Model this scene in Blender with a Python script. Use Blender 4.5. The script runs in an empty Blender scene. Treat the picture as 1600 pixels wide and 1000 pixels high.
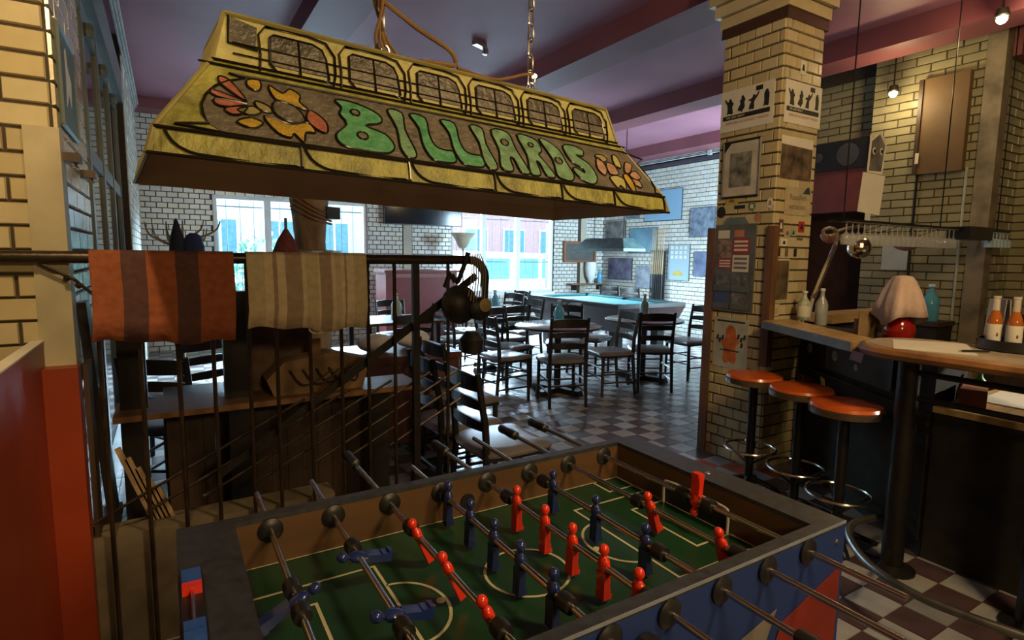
import bpy, bmesh, math, random
from mathutils import Vector, Matrix
random.seed(7)
PI = math.pi
S = bpy.context.scene
C = S.collection

# ------------------------------------------------------------------ camera
cam = bpy.data.cameras.new('camera'); co = bpy.data.objects.new('camera', cam); C.objects.link(co); S.camera = co
YAW, PIT, ROL, FPX = 0.5467, 0.1142, 0.0125, 883.6
fw = Vector((math.sin(YAW)*math.cos(PIT), math.cos(YAW)*math.cos(PIT), -math.sin(PIT)))
rt = Vector((math.cos(YAW), -math.sin(YAW), 0)); up = rt.cross(fw)
rt, up = rt*math.cos(ROL)+up*math.sin(ROL), up*math.cos(ROL)-rt*math.sin(ROL)
M = Matrix((rt, up, -fw)).transposed().to_4x4(); M.translation = (0, 0, 1.5)
co.matrix_world = M
cam.sensor_width = 36; cam.lens = FPX/1600*36; cam.clip_start = 0.03; cam.clip_end = 200

# ------------------------------------------------------------------ world, lights, exposure
w = bpy.data.worlds.new('sky'); S.world = w; w.use_nodes = True
bg = w.node_tree.nodes['Background']; bg.inputs[0].default_value = (0.66, 0.87, 1.0, 1); bg.inputs[1].default_value = 3.4
vs = S.view_settings; vs.view_transform = 'Standard'; vs.look = 'None'; vs.gamma = 1; vs.exposure = 0.28; vs.use_curve_mapping = False
def lamp(name, kind, loc, energy, col, size=0.2, target=None, **k):
    l = bpy.data.lights.new(name, kind); l.energy = energy; l.color = col
    if kind == 'AREA':
        l.shape = 'RECTANGLE'; l.size = size[0]; l.size_y = size[1]
    elif kind in ('POINT', 'SPOT'): l.shadow_soft_size = size
    for a, b in k.items(): setattr(l, a, b)
    o = bpy.data.objects.new(name, l); C.objects.link(o); o.location = loc
    if target: o.rotation_euler = (Vector(target)-Vector(loc)).to_track_quat('-Z', 'Y').to_euler()
    return o
BLUE = (0.55, 0.80, 1.0); WARM = (1.0, 0.69, 0.34)
# added area lamps above the street, standing in for sky light
lamp('added_daylight', 'AREA', (1.8, 15.0, 4.5), 5200, BLUE, (4.5, 2.4), (2.2, 9.0, 1.4))
lamp('added_daylight', 'AREA', (6.4, 15.0, 4.5), 15000, BLUE, (5.5, 2.4), (5.7, 9.0, 1.4))
# added spot inside the room, standing in for sunlight on the low worktop
lamp('added_sunbeam', 'SPOT', (6.7, -1.6, 2.3), 700, (1.0, 0.93, 0.80), 0.01, (3.70, 1.0, 0.8), spot_size=0.15, spot_blend=0.2)
# assumed ceiling lamps, unseen out of the frame, added for warm light
lamp('assumed_ceiling_lamp', 'SPOT', (-0.25, 0.5, 3.35), 135, WARM, 0.06, (-0.45, 2.45, 1.7), spot_size=0.8, spot_blend=0.7)
lamp('front_fill', 'AREA', (0.7, -1.7, 2.3), 27, WARM, (0.5, 0.3), (0.5, 2.0, 1.3))  # added fill light behind the camera for the towels and football table
lamp('added_daylight', 'AREA', (7.5, 4.35, 1.75), 420, BLUE, (1.3, 1.9), (7.6, 7.0, 1.4))  # added lamp behind an assumed, unseen window, lighting the picture wall
lamp('assumed_ceiling_lamp', 'AREA', (1.9, -0.6, 3.35), 62, WARM, (0.5, 0.5), (2.4, 2.0, 1.2))

# ------------------------------------------------------------------ materials
MATS = {}
def mat(name, col, rough=0.6, metal=0.0, var=0.15, scale=8, bump=0.0, bscale=None, spec=0.5, emit=None, trans=0, alpha=1, col2=None, stretch=None, coat=0):
    if name in MATS: return MATS[name]
    m = bpy.data.materials.new(name); m.use_nodes = True; MATS[name] = m
    nt = m.node_tree; N = nt.nodes; K = nt.links; p = N['Principled BSDF']
    p.inputs['Roughness'].default_value = rough; p.inputs['Metallic'].default_value = metal
    p.inputs['Specular IOR Level'].default_value = spec
    if coat: p.inputs['Coat Weight'].default_value = coat; p.inputs['Coat Roughness'].default_value = 0.08
    if trans: p.inputs['Transmission Weight'].default_value = trans
    if alpha < 1: p.inputs['Alpha'].default_value = alpha
    if emit: p.inputs['Emission Color'].default_value = (*emit[:3], 1); p.inputs['Emission Strength'].default_value = emit[3]
    c2 = col2 or tuple(max(0, x*(1-var*2)) for x in col)
    tc = N.new('ShaderNodeTexCoord'); src = tc.outputs['Object']
    if stretch:
        mp = N.new('ShaderNodeMapping'); mp.inputs['Scale'].default_value = stretch; K.new(src, mp.inputs[0]); src = mp.outputs[0]
    nz = N.new('ShaderNodeTexNoise'); nz.inputs['Scale'].default_value = scale; nz.inputs['Detail'].default_value = 5; K.new(src, nz.inputs['Vector'])
    mx = N.new('ShaderNodeMix'); mx.data_type = 'RGBA'; mx.inputs[6].default_value = (*c2, 1); mx.inputs[7].default_value = (*col, 1)
    rp = N.new('ShaderNodeMapRange'); rp.inputs[1].default_value = 0.3; rp.inputs[2].default_value = 0.65
    K.new(nz.outputs[0], rp.inputs[0]); K.new(rp.outputs[0], mx.inputs[0]); K.new(mx.outputs[2], p.inputs['Base Color'])
    if bump:
        n2 = N.new('ShaderNodeTexNoise'); n2.inputs['Scale'].default_value = bscale or scale*4; n2.inputs['Detail'].default_value = 4; K.new(src, n2.inputs['Vector'])
        b = N.new('ShaderNodeBump'); b.inputs['Strength'].default_value = bump; b.inputs['Distance'].default_value = 0.01
        K.new(n2.outputs[0], b.inputs['Height']); K.new(b.outputs[0], p.inputs['Normal'])
    return m
def glassmat(name, col, rough=0.03, alpha=0.25):
    if name in MATS: return MATS[name]
    m = mat(name, col, rough, 0, 0.02, 4, spec=0.6, alpha=alpha); return m
BRK = [mat('glazed_brick_cream', (0.50, 0.42, 0.235), 0.22, var=0.06, scale=9, bump=0.08, coat=0.3),
       mat('glazed_brick_ivory', (0.53, 0.46, 0.28), 0.20, var=0.06, scale=9, bump=0.08, coat=0.3),
       mat('glazed_brick_sand', (0.45, 0.38, 0.22), 0.25, var=0.08, scale=9, bump=0.08, coat=0.3)]
WHT = [mat('white_tile_brick', (0.60, 0.60, 0.54), 0.25, var=0.05, scale=7, bump=0.05),
       mat('white_tile_brick_warm', (0.58, 0.56, 0.47), 0.25, var=0.05, scale=7, bump=0.05),
       mat('white_tile_brick_grey', (0.53, 0.53, 0.49), 0.28, var=0.05, scale=7, bump=0.05)]
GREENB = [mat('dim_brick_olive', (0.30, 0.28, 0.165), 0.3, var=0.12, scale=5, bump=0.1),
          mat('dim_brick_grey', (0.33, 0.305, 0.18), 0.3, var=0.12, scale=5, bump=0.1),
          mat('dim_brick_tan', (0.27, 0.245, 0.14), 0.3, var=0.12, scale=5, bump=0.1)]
MORT = mat('dark_mortar', (0.055, 0.04, 0.025), 0.9, var=0.2, scale=30)
PLAST = mat('cream_plaster', (0.45, 0.40, 0.26), 0.6, var=0.15, scale=5, bump=0.1)
CEIL = mat('purple_ceiling_paint', (0.31, 0.125, 0.17), 0.55, var=0.12, scale=1.2, bump=0.06, bscale=60)
BEAM = mat('burgundy_beam_paint', (0.23, 0.07, 0.085), 0.5, var=0.12, scale=1.5, bump=0.05, bscale=50)
DARKM = mat('dark_iron', (0.022, 0.02, 0.018), 0.45, 0.6, var=0.2, scale=20, bump=0.1)
RAILM = mat('worn_brown_iron', (0.05, 0.035, 0.022), 0.35, 0.5, var=0.3, scale=14, bump=0.1)
BLACK = mat('black_plastic', (0.012, 0.012, 0.013), 0.4, var=0.1)
BLKW = mat('black_stained_wood', (0.014, 0.012, 0.012), 0.32, var=0.25, scale=6, stretch=(1, 1, 0.15), bump=0.05)
DWOOD = mat('dark_brown_wood', (0.055, 0.03, 0.016), 0.5, var=0.3, scale=5, stretch=(4, 4, 0.3), bump=0.15)
MWOOD = mat('brown_plywood', (0.22, 0.11, 0.045), 0.5, var=0.15, scale=6, stretch=(0.4, 3, 3), bump=0.05)
LWOOD = mat('light_scratched_wood', (0.50, 0.33, 0.14), 0.35, var=0.22, scale=9, stretch=(0.6, 3, 3), bump=0.05)
PAPER = mat('white_paper', (0.62, 0.60, 0.52), 0.7, var=0.04)
CHROME = mat('chrome_steel', (0.62, 0.58, 0.52), 0.22, 1.0, var=0.04)
WHITE = mat('white_paint', (0.68, 0.70, 0.68), 0.5, var=0.05)
RED = mat('red_player_plastic', (0.72, 0.035, 0.012), 0.22, var=0.05, coat=0.4)
BLU = mat('blue_player_plastic', (0.012, 0.028, 0.14), 0.22, var=0.05, coat=0.4)
GREENP = mat('bottle_blue_glass', (0.10, 0.42, 0.62), 0.08, var=0.1, alpha=0.75)

# ------------------------------------------------------------------ mesh helpers
class MB:
    def __init__(s): s.bm = bmesh.new(); s.mi = 0; s.mats = []
    def use(s, m):
        if m not in s.mats: s.mats.append(m)
        s.mi = s.mats.index(m); return s
    def _f(s, vs):
        try: f = s.bm.faces.new(vs); f.material_index = s.mi; return f
        except ValueError: return None
    def box(s, c, d, rz=0, mx=None, taper=1):
        x, y, z = d[0]/2, d[1]/2, d[2]/2
        R = mx or Matrix.Rotation(rz, 3, 'Z'); c = Vector(c)
        v = []
        for k in (-1, 1):
            t = taper if k > 0 else 1
            for a, b in ((-1, -1), (1, -1), (1, 1), (-1, 1)): v.append(s.bm.verts.new(c + R @ Vector((a*x*t, b*y*t, k*z))))
        for q in ((3, 2, 1, 0), (4, 5, 6, 7), (0, 1, 5, 4), (1, 2, 6, 5), (2, 3, 7, 6), (3, 0, 4, 7)): s._f([v[i] for i in q])
        return s
    def ext(s, lo, hi): 
        return s.box([(a+b)/2 for a, b in zip(lo, hi)], [abs(b-a) for a, b in zip(lo, hi)])
    def ring(s, c, n, r, seg, ref=None):
        n = n.normalized(); a = ref or (Vector((0, 0, 1)) if abs(n.z) < 0.9 else Vector((1, 0, 0)))
        u = n.cross(a).normalized(); v = n.cross(u)
        return [s.bm.verts.new(c + (u*math.cos(2*PI*i/seg)+v*math.sin(2*PI*i/seg))*r) for i in range(seg)]
    def tube(s, pts, r, seg=8, cap=True, closed=False):
        pts = [Vector(p) for p in pts]; n = len(pts); rs = r if isinstance(r, (list, tuple)) else [r]*n
        rings = []; ref = None
        for i, p in enumerate(pts):
            a = pts[(i-1) % n] if (closed or i) else p; b = pts[(i+1) % n] if (closed or i < n-1) else p
            d = b-a
            if ref is None: 
                dd = d.normalized(); ref = Vector((0, 0, 1)) if abs(dd.z) < 0.8 else Vector((1, 0, 0))
            rings.append(s.ring(p, d, rs[i], seg, ref))
        for i in range(n if closed else n-1):
            A, B = rings[i], rings[(i+1) % n]
            for j in range(seg): s._f([A[j], A[(j+1) % seg], B[(j+1) % seg], B[j]])
        if cap and not closed: s._f(rings[0][::-1]); s._f(rings[-1])
        return s
    def lathe(s, prof, c=(0, 0, 0), seg=20, mx=None):
        c = Vector(c); rings = []; mx = mx or Matrix.Identity(3)
        for r, z in prof:
            rings.append([s.bm.verts.new(c + mx @ Vector((r*math.cos(2*PI*i/seg), r*math.sin(2*PI*i/seg), z))) for i in range(seg)])
        for A, B in zip(rings, rings[1:]):
            for j in range(seg): s._f([A[j], A[(j+1) % seg], B[(j+1) % seg], B[j]])
        if prof[0][0] > 1e-4: s._f(rings[0][::-1])
        if prof[-1][0] > 1e-4: s._f(rings[-1])
        return s
    def sphere(s, c, r, seg=12, n=8, sc=(1, 1, 1)):
        pr = [(r*math.sin(PI*i/n), -r*math.cos(PI*i/n)) for i in range(n+1)]
        pr[0] = (1e-5, -r); pr[-1] = (1e-5, r)
        return s.lathe(pr, c, seg, Matrix.Diagonal(sc))
    def prism(s, poly, o, ex, ey, h):
        o, ex, ey = Vector(o), Vector(ex), Vector(ey); n = ex.cross(ey).normalized()
        A = [s.bm.verts.new(o+ex*x+ey*y) for x, y in poly]; B = [s.bm.verts.new(o+ex*x+ey*y+n*h) for x, y in poly]
        s._f(A[::-1]); s._f(B)
        for i in range(len(poly)): j = (i+1) % len(poly); s._f([A[i], A[j], B[j], B[i]])
        return s
    def quad(s, a, b, c, d): s._f([s.bm.verts.new(Vector(p)) for p in (a, b, c, d)]); return s
    def mesh(s, name, m=None, smooth=False):
        me = bpy.data.meshes.new(name); s.bm.normal_update()
        bmesh.ops.recalc_face_normals(s.bm, faces=s.bm.faces); s.bm.to_mesh(me); s.bm.free()
        for x in ([m] if m else s.mats): me.materials.append(x)
        if smooth:
            for p in me.polygons: p.use_smooth = True
            me.set_sharp_from_angle(angle=0.7)
        return me
    def build(s, name, m=None, parent=None, smooth=False): return link(name, s.mesh(name, m, smooth), parent)
def link(name, me, parent=None, loc=None, rot=None):
    o = bpy.data.objects.new(name, me); C.objects.link(o)
    if parent: o.parent = parent
    if loc: o.location = loc
    if rot: o.rotation_euler = rot
    return o
def tag(o, label=None, cat=None, group=None, kind=None):
    if label: o['label'] = label
    if cat: o['category'] = cat
    if group: o['group'] = group
    if kind: o['kind'] = kind
    return o
def thing(name, label, cat, loc=(0, 0, 0), rz=0, group=None):
    o = link(name, None, None, loc, (0, 0, rz)); o.empty_display_size = 0.1
    return tag(o, label, cat, group)
def copy_tree(o, parent=None):
    c = o.copy(); C.objects.link(c); c.parent = parent
    for ch in list(o.children): copy_tree(ch, c)
    return c
def dup(o, loc, rz=0, label=None, group=None):
    c = copy_tree(o); c.location = loc; c.rotation_euler = (0, 0, rz)
    if label: c['label'] = label
    if group: c['group'] = group
    return c
def smooth_poly(p, n=4, closed=True):
    out = []; N = len(p)
    for i in range(N if closed else N-1):
        g = lambda k: Vector(p[k % N]) if closed else Vector(p[max(0, min(N-1, k))])
        a, b, c, d = g(i-1), g(i), g(i+1), g(i+2)
        for k in range(n):
            t = k/n
            out.append(tuple(0.5*((2*b)+(c-a)*t+(2*a-5*b+4*c-d)*t*t+(3*b-a-3*c+d)*t**3)))
    if not closed: out.append(tuple(p[-1]))
    return out
def text(name, s, m, parent, o, ex, ey, size, h=0.0006, align='LEFT', width=None):
    cu = bpy.data.curves.new(name, 'FONT'); cu.body = s; cu.size = 1; cu.align_x = align; cu.resolution_u = 2
    t = bpy.data.objects.new(name, cu); C.objects.link(t)
    dg = bpy.context.evaluated_depsgraph_get(); me = bpy.data.meshes.new_from_object(t.evaluated_get(dg)); bpy.data.objects.remove(t)
    xs = [v.co.x for v in me.vertices] or [0, 1]; sx = width/(max(xs)-min(xs)) if width else size
    o, ex, ey = Vector(o), Vector(ex).normalized(), Vector(ey).normalized(); n = ex.cross(ey)
    for v in me.vertices: v.co = o+ex*v.co.x*sx+ey*v.co.y*size+n*h
    me.materials.append(m); return link(name, me, parent)

# ------------------------------------------------------------------ brick courses
CAMP = Vector((0, 0, 1.5)); BCACHE = {}
def in_view(p, mg=40):
    v = Vector(p)-CAMP; d = v.dot(fw)
    if d < 0.05: return False
    x = 800+FPX*v.dot(rt)/d; y = 500-FPX*v.dot(up)/d
    return -mg < x < 1600+mg and -mg < y < 1000+mg
def brick_mesh(l, h, dp, m):
    k = (round(l, 2), round(h, 3), m.name)
    if k not in BCACHE:
        b = MB(); e = 0.004
        vs = [b.bm.verts.new(p) for p in ((0, 0, 0), (k[0], 0, 0), (k[0], 0, h), (0, 0, h), (e, -dp, e), (k[0]-e, -dp, e), (k[0]-e, -dp, h-e), (e, -dp, h-e))]
        for q in ((4, 5, 6, 7), (0, 1, 5, 4), (1, 2, 6, 5), (2, 3, 7, 6), (3, 0, 4, 7)): b._f([vs[i] for i in q])
        me = bpy.data.meshes.new('brick'); b.bm.normal_update(); b.bm.to_mesh(me); b.bm.free(); me.materials.append(m); BCACHE[k] = me
    return BCACHE[k]
def bricks(parent, org, ang, width, z0, z1, mats, L=0.25, pitch=0.079, joint=0.008, dp=0.01, skip=(), limit=0, phase=0, header=False):
    """courses on the plane through org; u runs along ang, the outward normal is -90 deg from u"""
    org = Vector(org); R = Matrix.Rotation(ang, 4, 'Z'); u = Vector((math.cos(ang), math.sin(ang), 0)); todo = []
    for i in range(int((z1-z0)/pitch+0.5)):
        z = z0+i*pitch; x = -L*(0.5 if (i+phase) % 2 else 0)
        while x < width-0.02:
            a, b = max(0, x), min(width, x+L); x += L
            if b-a < 0.03: continue
            cu, cz = (a+b)/2, z+pitch/2
            for s in skip:
                if s[2] < cz < s[3]:
                    if a >= s[0]-0.001 and b <= s[1]+0.001: a = b
                    elif a < s[0] < b: b = s[0]
                    elif a < s[1] < b: a = s[1]
            if b-a < 0.025: continue
            cu = (a+b)/2
            p = org+u*a; p.z = z
            todo.append((p, b-a-joint, pitch-joint, random.choice(mats), in_view(org+u*cu+Vector((0, 0, cz-org.z)))))
    todo.sort(key=lambda t: (not t[4], (t[0]-CAMP).length))
    rest = MB(); nrest = 0
    for k, (p, l, h, m, vis) in enumerate(todo):
        if k < limit and vis:
            o = link('brick', brick_mesh(l, h, dp, m), parent); o.matrix_basis = Matrix.Translation(p) @ R
        else:
            nrest += 1; rest.use(m)
            n = R.to_3x3() @ Vector((0, -dp, 0)); e = 0.003
            P = lambda a, c, q: rest.bm.verts.new(p+u*a+Vector((0, 0, c))+n*q)
            vs = [P(0, 0, 0), P(l, 0, 0), P(l, h, 0), P(0, h, 0), P(e, e, 1), P(l-e, e, 1), P(l-e, h-e, 1), P(e, h-e, 1)]
            for q in ((4, 5, 6, 7), (0, 1, 5, 4), (1, 2, 6, 5), (2, 3, 7, 6), (3, 0, 4, 7)): rest._f([vs[j] for j in q])
    if nrest:
        me = bpy.data.meshes.new('brick_courses'); rest.bm.normal_update(); rest.bm.to_mesh(me); rest.bm.free()
        for m in rest.mats: me.materials.append(m)
        tag(link('brick_courses', me, parent), kind='stuff')
def struct(name, mb, m=None): return tag(mb.build(name, m), kind='structure')

# ================================================================== the setting
fl = struct('floor', MB().ext((-1.5, -2.0, -0.12), (9.2, 10.2, -0.004)), mat('floor_grout', (0.05, 0.045, 0.04), 0.9))
TL = mat('light_floor_tile', (0.30, 0.30, 0.29), 0.33, var=0.12, scale=9, bump=0.03, coat=0.15)
TD = mat('dark_red_floor_tile', (0.075, 0.045, 0.045), 0.33, var=0.15, scale=9, bump=0.03, coat=0.15)
TG = mat('grey_floor_tile', (0.20, 0.20, 0.20), 0.36, var=0.12, scale=9, bump=0.03, coat=0.15)
TR = mat('red_coloured_tile', (0.40, 0.07, 0.035), 0.36, var=0.12, scale=9, bump=0.03, coat=0.15)
T = 0.167
def tile_mesh(m):
    b = MB(); h = T/2-0.002; b.box((0, 0, -0.002), (2*h, 2*h, 0.004), taper=0.985); return b.mesh('floor_tile', m)
tmesh = {m.name: tile_mesh(m) for m in (TL, TD, TG, TR)}
tl = []
for i in range(-8, 58):
    for j in range(-10, 62):
        x, y = 2.93+(i-20)*T, 3.505+(j-20)*T
        if x > 8.36 or y > 9.86: continue
        light = (i+j) % 2 == 0
        m = TL if light else TD
        if light and random.random() < 0.18: m = TG
        if (i, j) in ((23, 14), (24, 13), (22, 15)): m = TR  # a few tiles beside the pillar are coloured red
        v = Vector((x, y, 0))-CAMP; d = v.dot(fw); area = 0
        q = CAMP+v*(0.62/1.5); q2 = CAMP+v*(0.4/1.5)
        hid = (-0.02 < q.x < 1.37 and 0.5 < q.y < 1.43) or (2.8 < q2.x < 3.35 and q2.y < 1.5) or (x < 0.9 and y > 2.4) or x-3.95 > (y-2.3)*0.6 and y < 2.6 or x < -0.3
        if in_view((x, y, 0), 20) and not hid and d > 0.3: area = abs(v.z)/d**3
        tl.append((area, x, y, m))
tl.sort(key=lambda t: -t[0])
rest = MB()
for k, (a, x, y, m) in enumerate(tl):
    if k < 300 and a > 0: link('floor_tile', tmesh[m.name], fl, (x, y, 0))
    else:
        rest.use(m); h = T/2-0.002; rest.box((x, y, -0.002), (2*h, 2*h, 0.004))
tag(rest.build('floor_tiles', None, fl), kind='stuff')

HC = 3.6
struct('ceiling', MB().ext((-1.5, -2.0, HC), (9.2, 10.2, HC+0.1)), CEIL)
for i, (x0, x1) in enumerate(((1.08, 1.48), (3.53, 3.92), (5.62, 6.0), (7.9, 8.4))):
    b = struct('ceiling_beam', MB().ext((x0, -2.0, 3.4), (x1, 9.9, HC)), BEAM)
    b['label'] = 'burgundy painted ceiling beam running to the windows'
struct('trim_1', MB().ext((-0.3, 9.5, 3.45), (8.4, 9.9, HC)), BEAM)

# --- back wall with two windows
W1 = (0.635, 3.035, 0.75, 2.37); W2 = (4.65, 7.04, 0.74, 2.37)
b = MB()
for x0, x1, z0, z1 in ((-0.5, W1[0], 0, HC), (W1[1], W2[0], 0, HC), (W2[1], 8.6, 0, HC), (W1[0], W1[1], 0, W1[2]), (W2[0], W2[1], 0, W2[2]), (W1[0], W1[1], W1[3], HC), (W2[0], W2[1], W2[3], HC)):
    b.ext((x0, 9.9, z0), (x1, 10.2, z1))
wb = struct('wall_back', b, MORT)
bricks(wb, (-0.3, 9.9, 0), 0, 8.7, 0, 3.45, WHT, L=0.14, pitch=0.079, joint=0.009, skip=((W1[0]+0.3, W1[1]+0.3, W1[2]-0.06, W1[3]+0.03), (W2[0]+0.3, W2[1]+0.3, W2[2]-0.06, W2[3]+0.03), (3.98, 4.16, 0, 2.6), (7.98, 8.12, 0.6, 3)), limit=180)
for x in (3.77, 7.83): MB().ext((x-0.08, 9.885, 0), (x+0.08, 9.9, 2.6)).build('plaster_strip', mat('grey_plaster', (0.42, 0.38, 0.29), 0.6, var=0.1, scale=4), wb)
def window(n, W, mull):
    x0, x1, z0, z1 = W
    o = struct('window_%d' % n, MB().ext((x0-0.03, 9.87, z0-0.05), (x1+0.03, 10.02, z0)), WHITE)
    f = MB(); t = 0.06; y0, y1 = 9.93, 10.0
    f.ext((x0, y0, z0), (x0+t, y1, z1)); f.ext((x1-t, y0, z0), (x1, y1, z1)); f.ext((x0+t, y0, z1-t), (x1-t, y1, z1)); f.ext((x0+t, y0, z0), (x1-t, y1, z0+t))
    f.build('window_frame', WHITE, o)
    for m in mull: MB().ext((m-0.05, y0-0.01, z0+t), (m+0.05, y1, z1-t)).build('mullion', WHITE, o)
    ed = [x0+t]+[v for m in mull for v in (m-0.05, m+0.05)]+[x1-t]
    for a, c in zip(ed[::2], ed[1::2]): MB().ext((a, 9.965, z0+t), (c, 9.97, z1-t)).build('pane', glassmat('window_glass', (0.10, 0.16, 0.18), 0.02, 0.07), o)
    IR = mat('window_grille_iron', (0.12, 0.14, 0.15), 0.5, 0.5)
    k = x0+0.2
    while k < x1-0.05:
        MB().tube([(k, 10.1, z0), (k, 10.1, z1)], 0.006, 5).build('grille_bar', IR, o); k += 0.2
    for z in (z0+0.62, z1-0.16): MB().tube([(x0, 10.1, z), (x1, 10.1, z)], 0.009, 5).build('grille_bar', IR, o)
    return o
window(1, W1, (1.417, 2.06)); window(2, W2, (5.37, 6.16))

# --- picture wall
wr = struct('wall_right', MB().ext((8.4, 4.5, 0), (8.7, 10.0, HC)), MORT)
bricks(wr, (8.4, 9.9, 0), -PI/2, 4.9, 0, 3.25, WHT, L=0.14, joint=0.009, limit=120)
t2 = struct('trim_2', MB().ext((8.34, 4.6, 3.25), (8.4, 9.5, 3.31)), mat('dark_picture_rail', (0.05, 0.04, 0.06), 0.5))
PIPE = mat('pale_grey_pipe', (0.42, 0.44, 0.42), 0.4)
for k, z in enumerate((3.34, 3.37, 3.4, 3.43)):
    p = MB().tube([(8.32+0.01*k, 4.6, z), (8.32+0.01*k, 9.5, z)], 0.011, 6).build('wall_pipe', PIPE, wr)
MB().box((8.33, 7.0, 3.35), (0.06, 0.07, 0.08)).build('junction_box', PIPE, wr)
rw = MB()
for a, c in (((6.6, 4.5, 0), (8.7, 4.7, 0.8)), ((6.6, 4.5, 2.7), (8.7, 4.7, HC)), ((6.6, 4.5, 0.8), (6.85, 4.7, 2.7)), ((8.15, 4.5, 0.8), (8.7, 4.7, 2.7))): rw.ext(a, c)
struct('wall_recess', rw, PLAST)  # unseen wall; its opening is assumed, to let the added daylight through
w3 = struct('window_3', MB().ext((6.8, 4.48, 0.76), (8.2, 4.74, 0.8)), WHITE)  # assumed window hidden by the pillar, added to light the picture wall
for a, c in (((6.85, 4.56, 0.8), (6.91, 4.62, 2.7)), ((8.09, 4.56, 0.8), (8.15, 4.62, 2.7)), ((7.47, 4.56, 0.8), (7.53, 4.62, 2.7)), ((6.91, 4.56, 2.64), (7.47, 4.62, 2.7)), ((7.53, 4.56, 2.64), (8.09, 4.62, 2.7))): MB().ext(a, c).build('window_frame', WHITE, w3)

# --- bar back wall (set forward), recess above the door and niche on the right
wbar = struct('wall_bar', MB().ext((6.3, 2.2, 0), (6.9, 3.24, HC)), MORT)
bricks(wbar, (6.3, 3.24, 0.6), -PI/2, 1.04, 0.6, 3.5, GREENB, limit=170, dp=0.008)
wdoor = MB().ext((6.62, 3.24, 2.05), (6.9, 4.5, HC)); wdoor.ext((6.62, 4.2, 0), (6.9, 4.5, 2.05))
wd = struct('wall_doorway', wdoor, MORT)
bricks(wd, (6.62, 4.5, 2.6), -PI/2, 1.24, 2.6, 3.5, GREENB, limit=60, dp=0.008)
wn = struct('wall_niche', MB().ext((6.9, -2.0, 0), (7.2, 2.6, HC)), MORT)
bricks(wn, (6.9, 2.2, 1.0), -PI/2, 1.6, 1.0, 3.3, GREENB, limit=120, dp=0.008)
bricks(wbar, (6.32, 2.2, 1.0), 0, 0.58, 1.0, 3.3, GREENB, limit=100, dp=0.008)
struct('trim_3', MB().ext((6.26, 2.16, 0), (6.4, 2.3, HC)), mat('grey_worn_plaster_post', (0.25, 0.21, 0.14), 0.6, var=0.3, scale=6))
struct('trim_4', MB().ext((6.4, 2.1, 3.28), (6.9, 2.2, HC)), BEAM)
# red door frame, lintel and dark door
DRED = mat('oxblood_paint', (0.16, 0.03, 0.022), 0.5, var=0.15)
d = struct('door_1', MB().ext((6.66, 3.3, 0), (6.72, 4.2, 2.05)), mat('dark_brown_door', (0.05, 0.022, 0.014), 0.8, var=0.2, spec=0.1))
MB().ext((6.40, 3.24, 2.02), (6.66, 4.5, 2.48)).build('door_lintel', DRED, d)
MB().ext((6.56, 3.24, 0), (6.66, 3.34, 2.02)).build('door_jamb', DRED, d)
MB().ext((6.56, 4.15, 0), (6.66, 4.25, 2.02)).build('door_jamb', DRED, d)
MB().tube([(6.64, 4.05, 1.1), (6.58, 4.05, 1.1), (6.58, 3.95, 1.1)], 0.012, 6).build('door_handle', CHROME, d)

# --- left: brick pier, glazed oak-green screen, brick again
wl = MB(); wl.ext((-1.4, 2.45, 0), (-0.3, 3.3, HC)); wl.ext((-0.6, 3.3, 0), (-0.42, 7.0, HC)); wl.ext((-0.6, 7.0, 0), (-0.3, 10.0, HC))
wl = struct('wall_left', wl, MORT)
bricks(wl, (-0.3, 2.45, 0), PI/2, 0.85, 0, 3.55, BRK, limit=130)
bricks(wl, (-1.3, 2.45, 0), 0, 1.0, 0, 3.55, BRK, limit=90, L=0.25)
bricks(wl, (-0.3, 7.0, 0), PI/2, 2.9, 0, 3.45, WHT, limit=90, L=0.25)
MB().ext((-0.38, 2.43, 0.9), (-0.285, 2.53, 1.9)).build('corner_plaster', PLAST, wl)
GF = mat('grey_green_frame_paint', (0.13, 0.16, 0.15), 0.4, var=0.1)
DG = mat('dark_pane_glass', (0.02, 0.03, 0.035), 0.06, var=0.05, spec=0.8)
sc = struct('door_2', MB().ext((-0.42, 3.3, 2.95), (-0.30, 7.0, 3.25)), GF)
for y in (3.33, 4.22, 5.1, 6.0, 6.92): MB().ext((-0.42, y-0.045, 0), (-0.352, y+0.045, 2.95)).build('screen_post', GF, sc)
for y0, y1 in ((3.375, 4.175), (4.265, 5.055), (5.145, 5.955), (6.045, 6.875)):
    MB().ext((-0.40, y0, 2.02), (-0.358, y1, 2.12)).build('transom', GF, sc)
    MB().ext((-0.40, y0, 2.85), (-0.358, y1, 2.95)).build('transom', GF, sc)
    MB().ext((-0.40, y0, 0), (-0.358, y1, 0.25)).build('bottom_rail', GF, sc)
    MB().ext((-0.38, y0, 0.25), (-0.37, y1, 2.02)).build('pane', DG, sc)
    MB().ext((-0.38, y0, 2.12), (-0.37, y1, 2.85)).build('pane', DG, sc)
    MB().lathe([(0.03, 0), (0.035, 0.04), (0.025, 0.08)], (-0.335, y0+0.1, 2.76), 10).build('roller_bracket', GF, sc)
for k, x in enumerate((-0.28, -0.26, -0.24)): MB().tube([(x, 3.2, 3.42+0.03*k), (x, 9.5, 3.42+0.03*k)], 0.012, 6).build('wall_pipe', PIPE, wl)

# --- closing walls behind and beside the camera
struct('wall_near', MB().ext((-1.5, -2.1, 0), (9.2, -2.0, HC)), PLAST)
struct('wall_side', MB().ext((-1.5, -2.0, 0), (-1.4, 2.5, HC)), PLAST)

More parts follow.
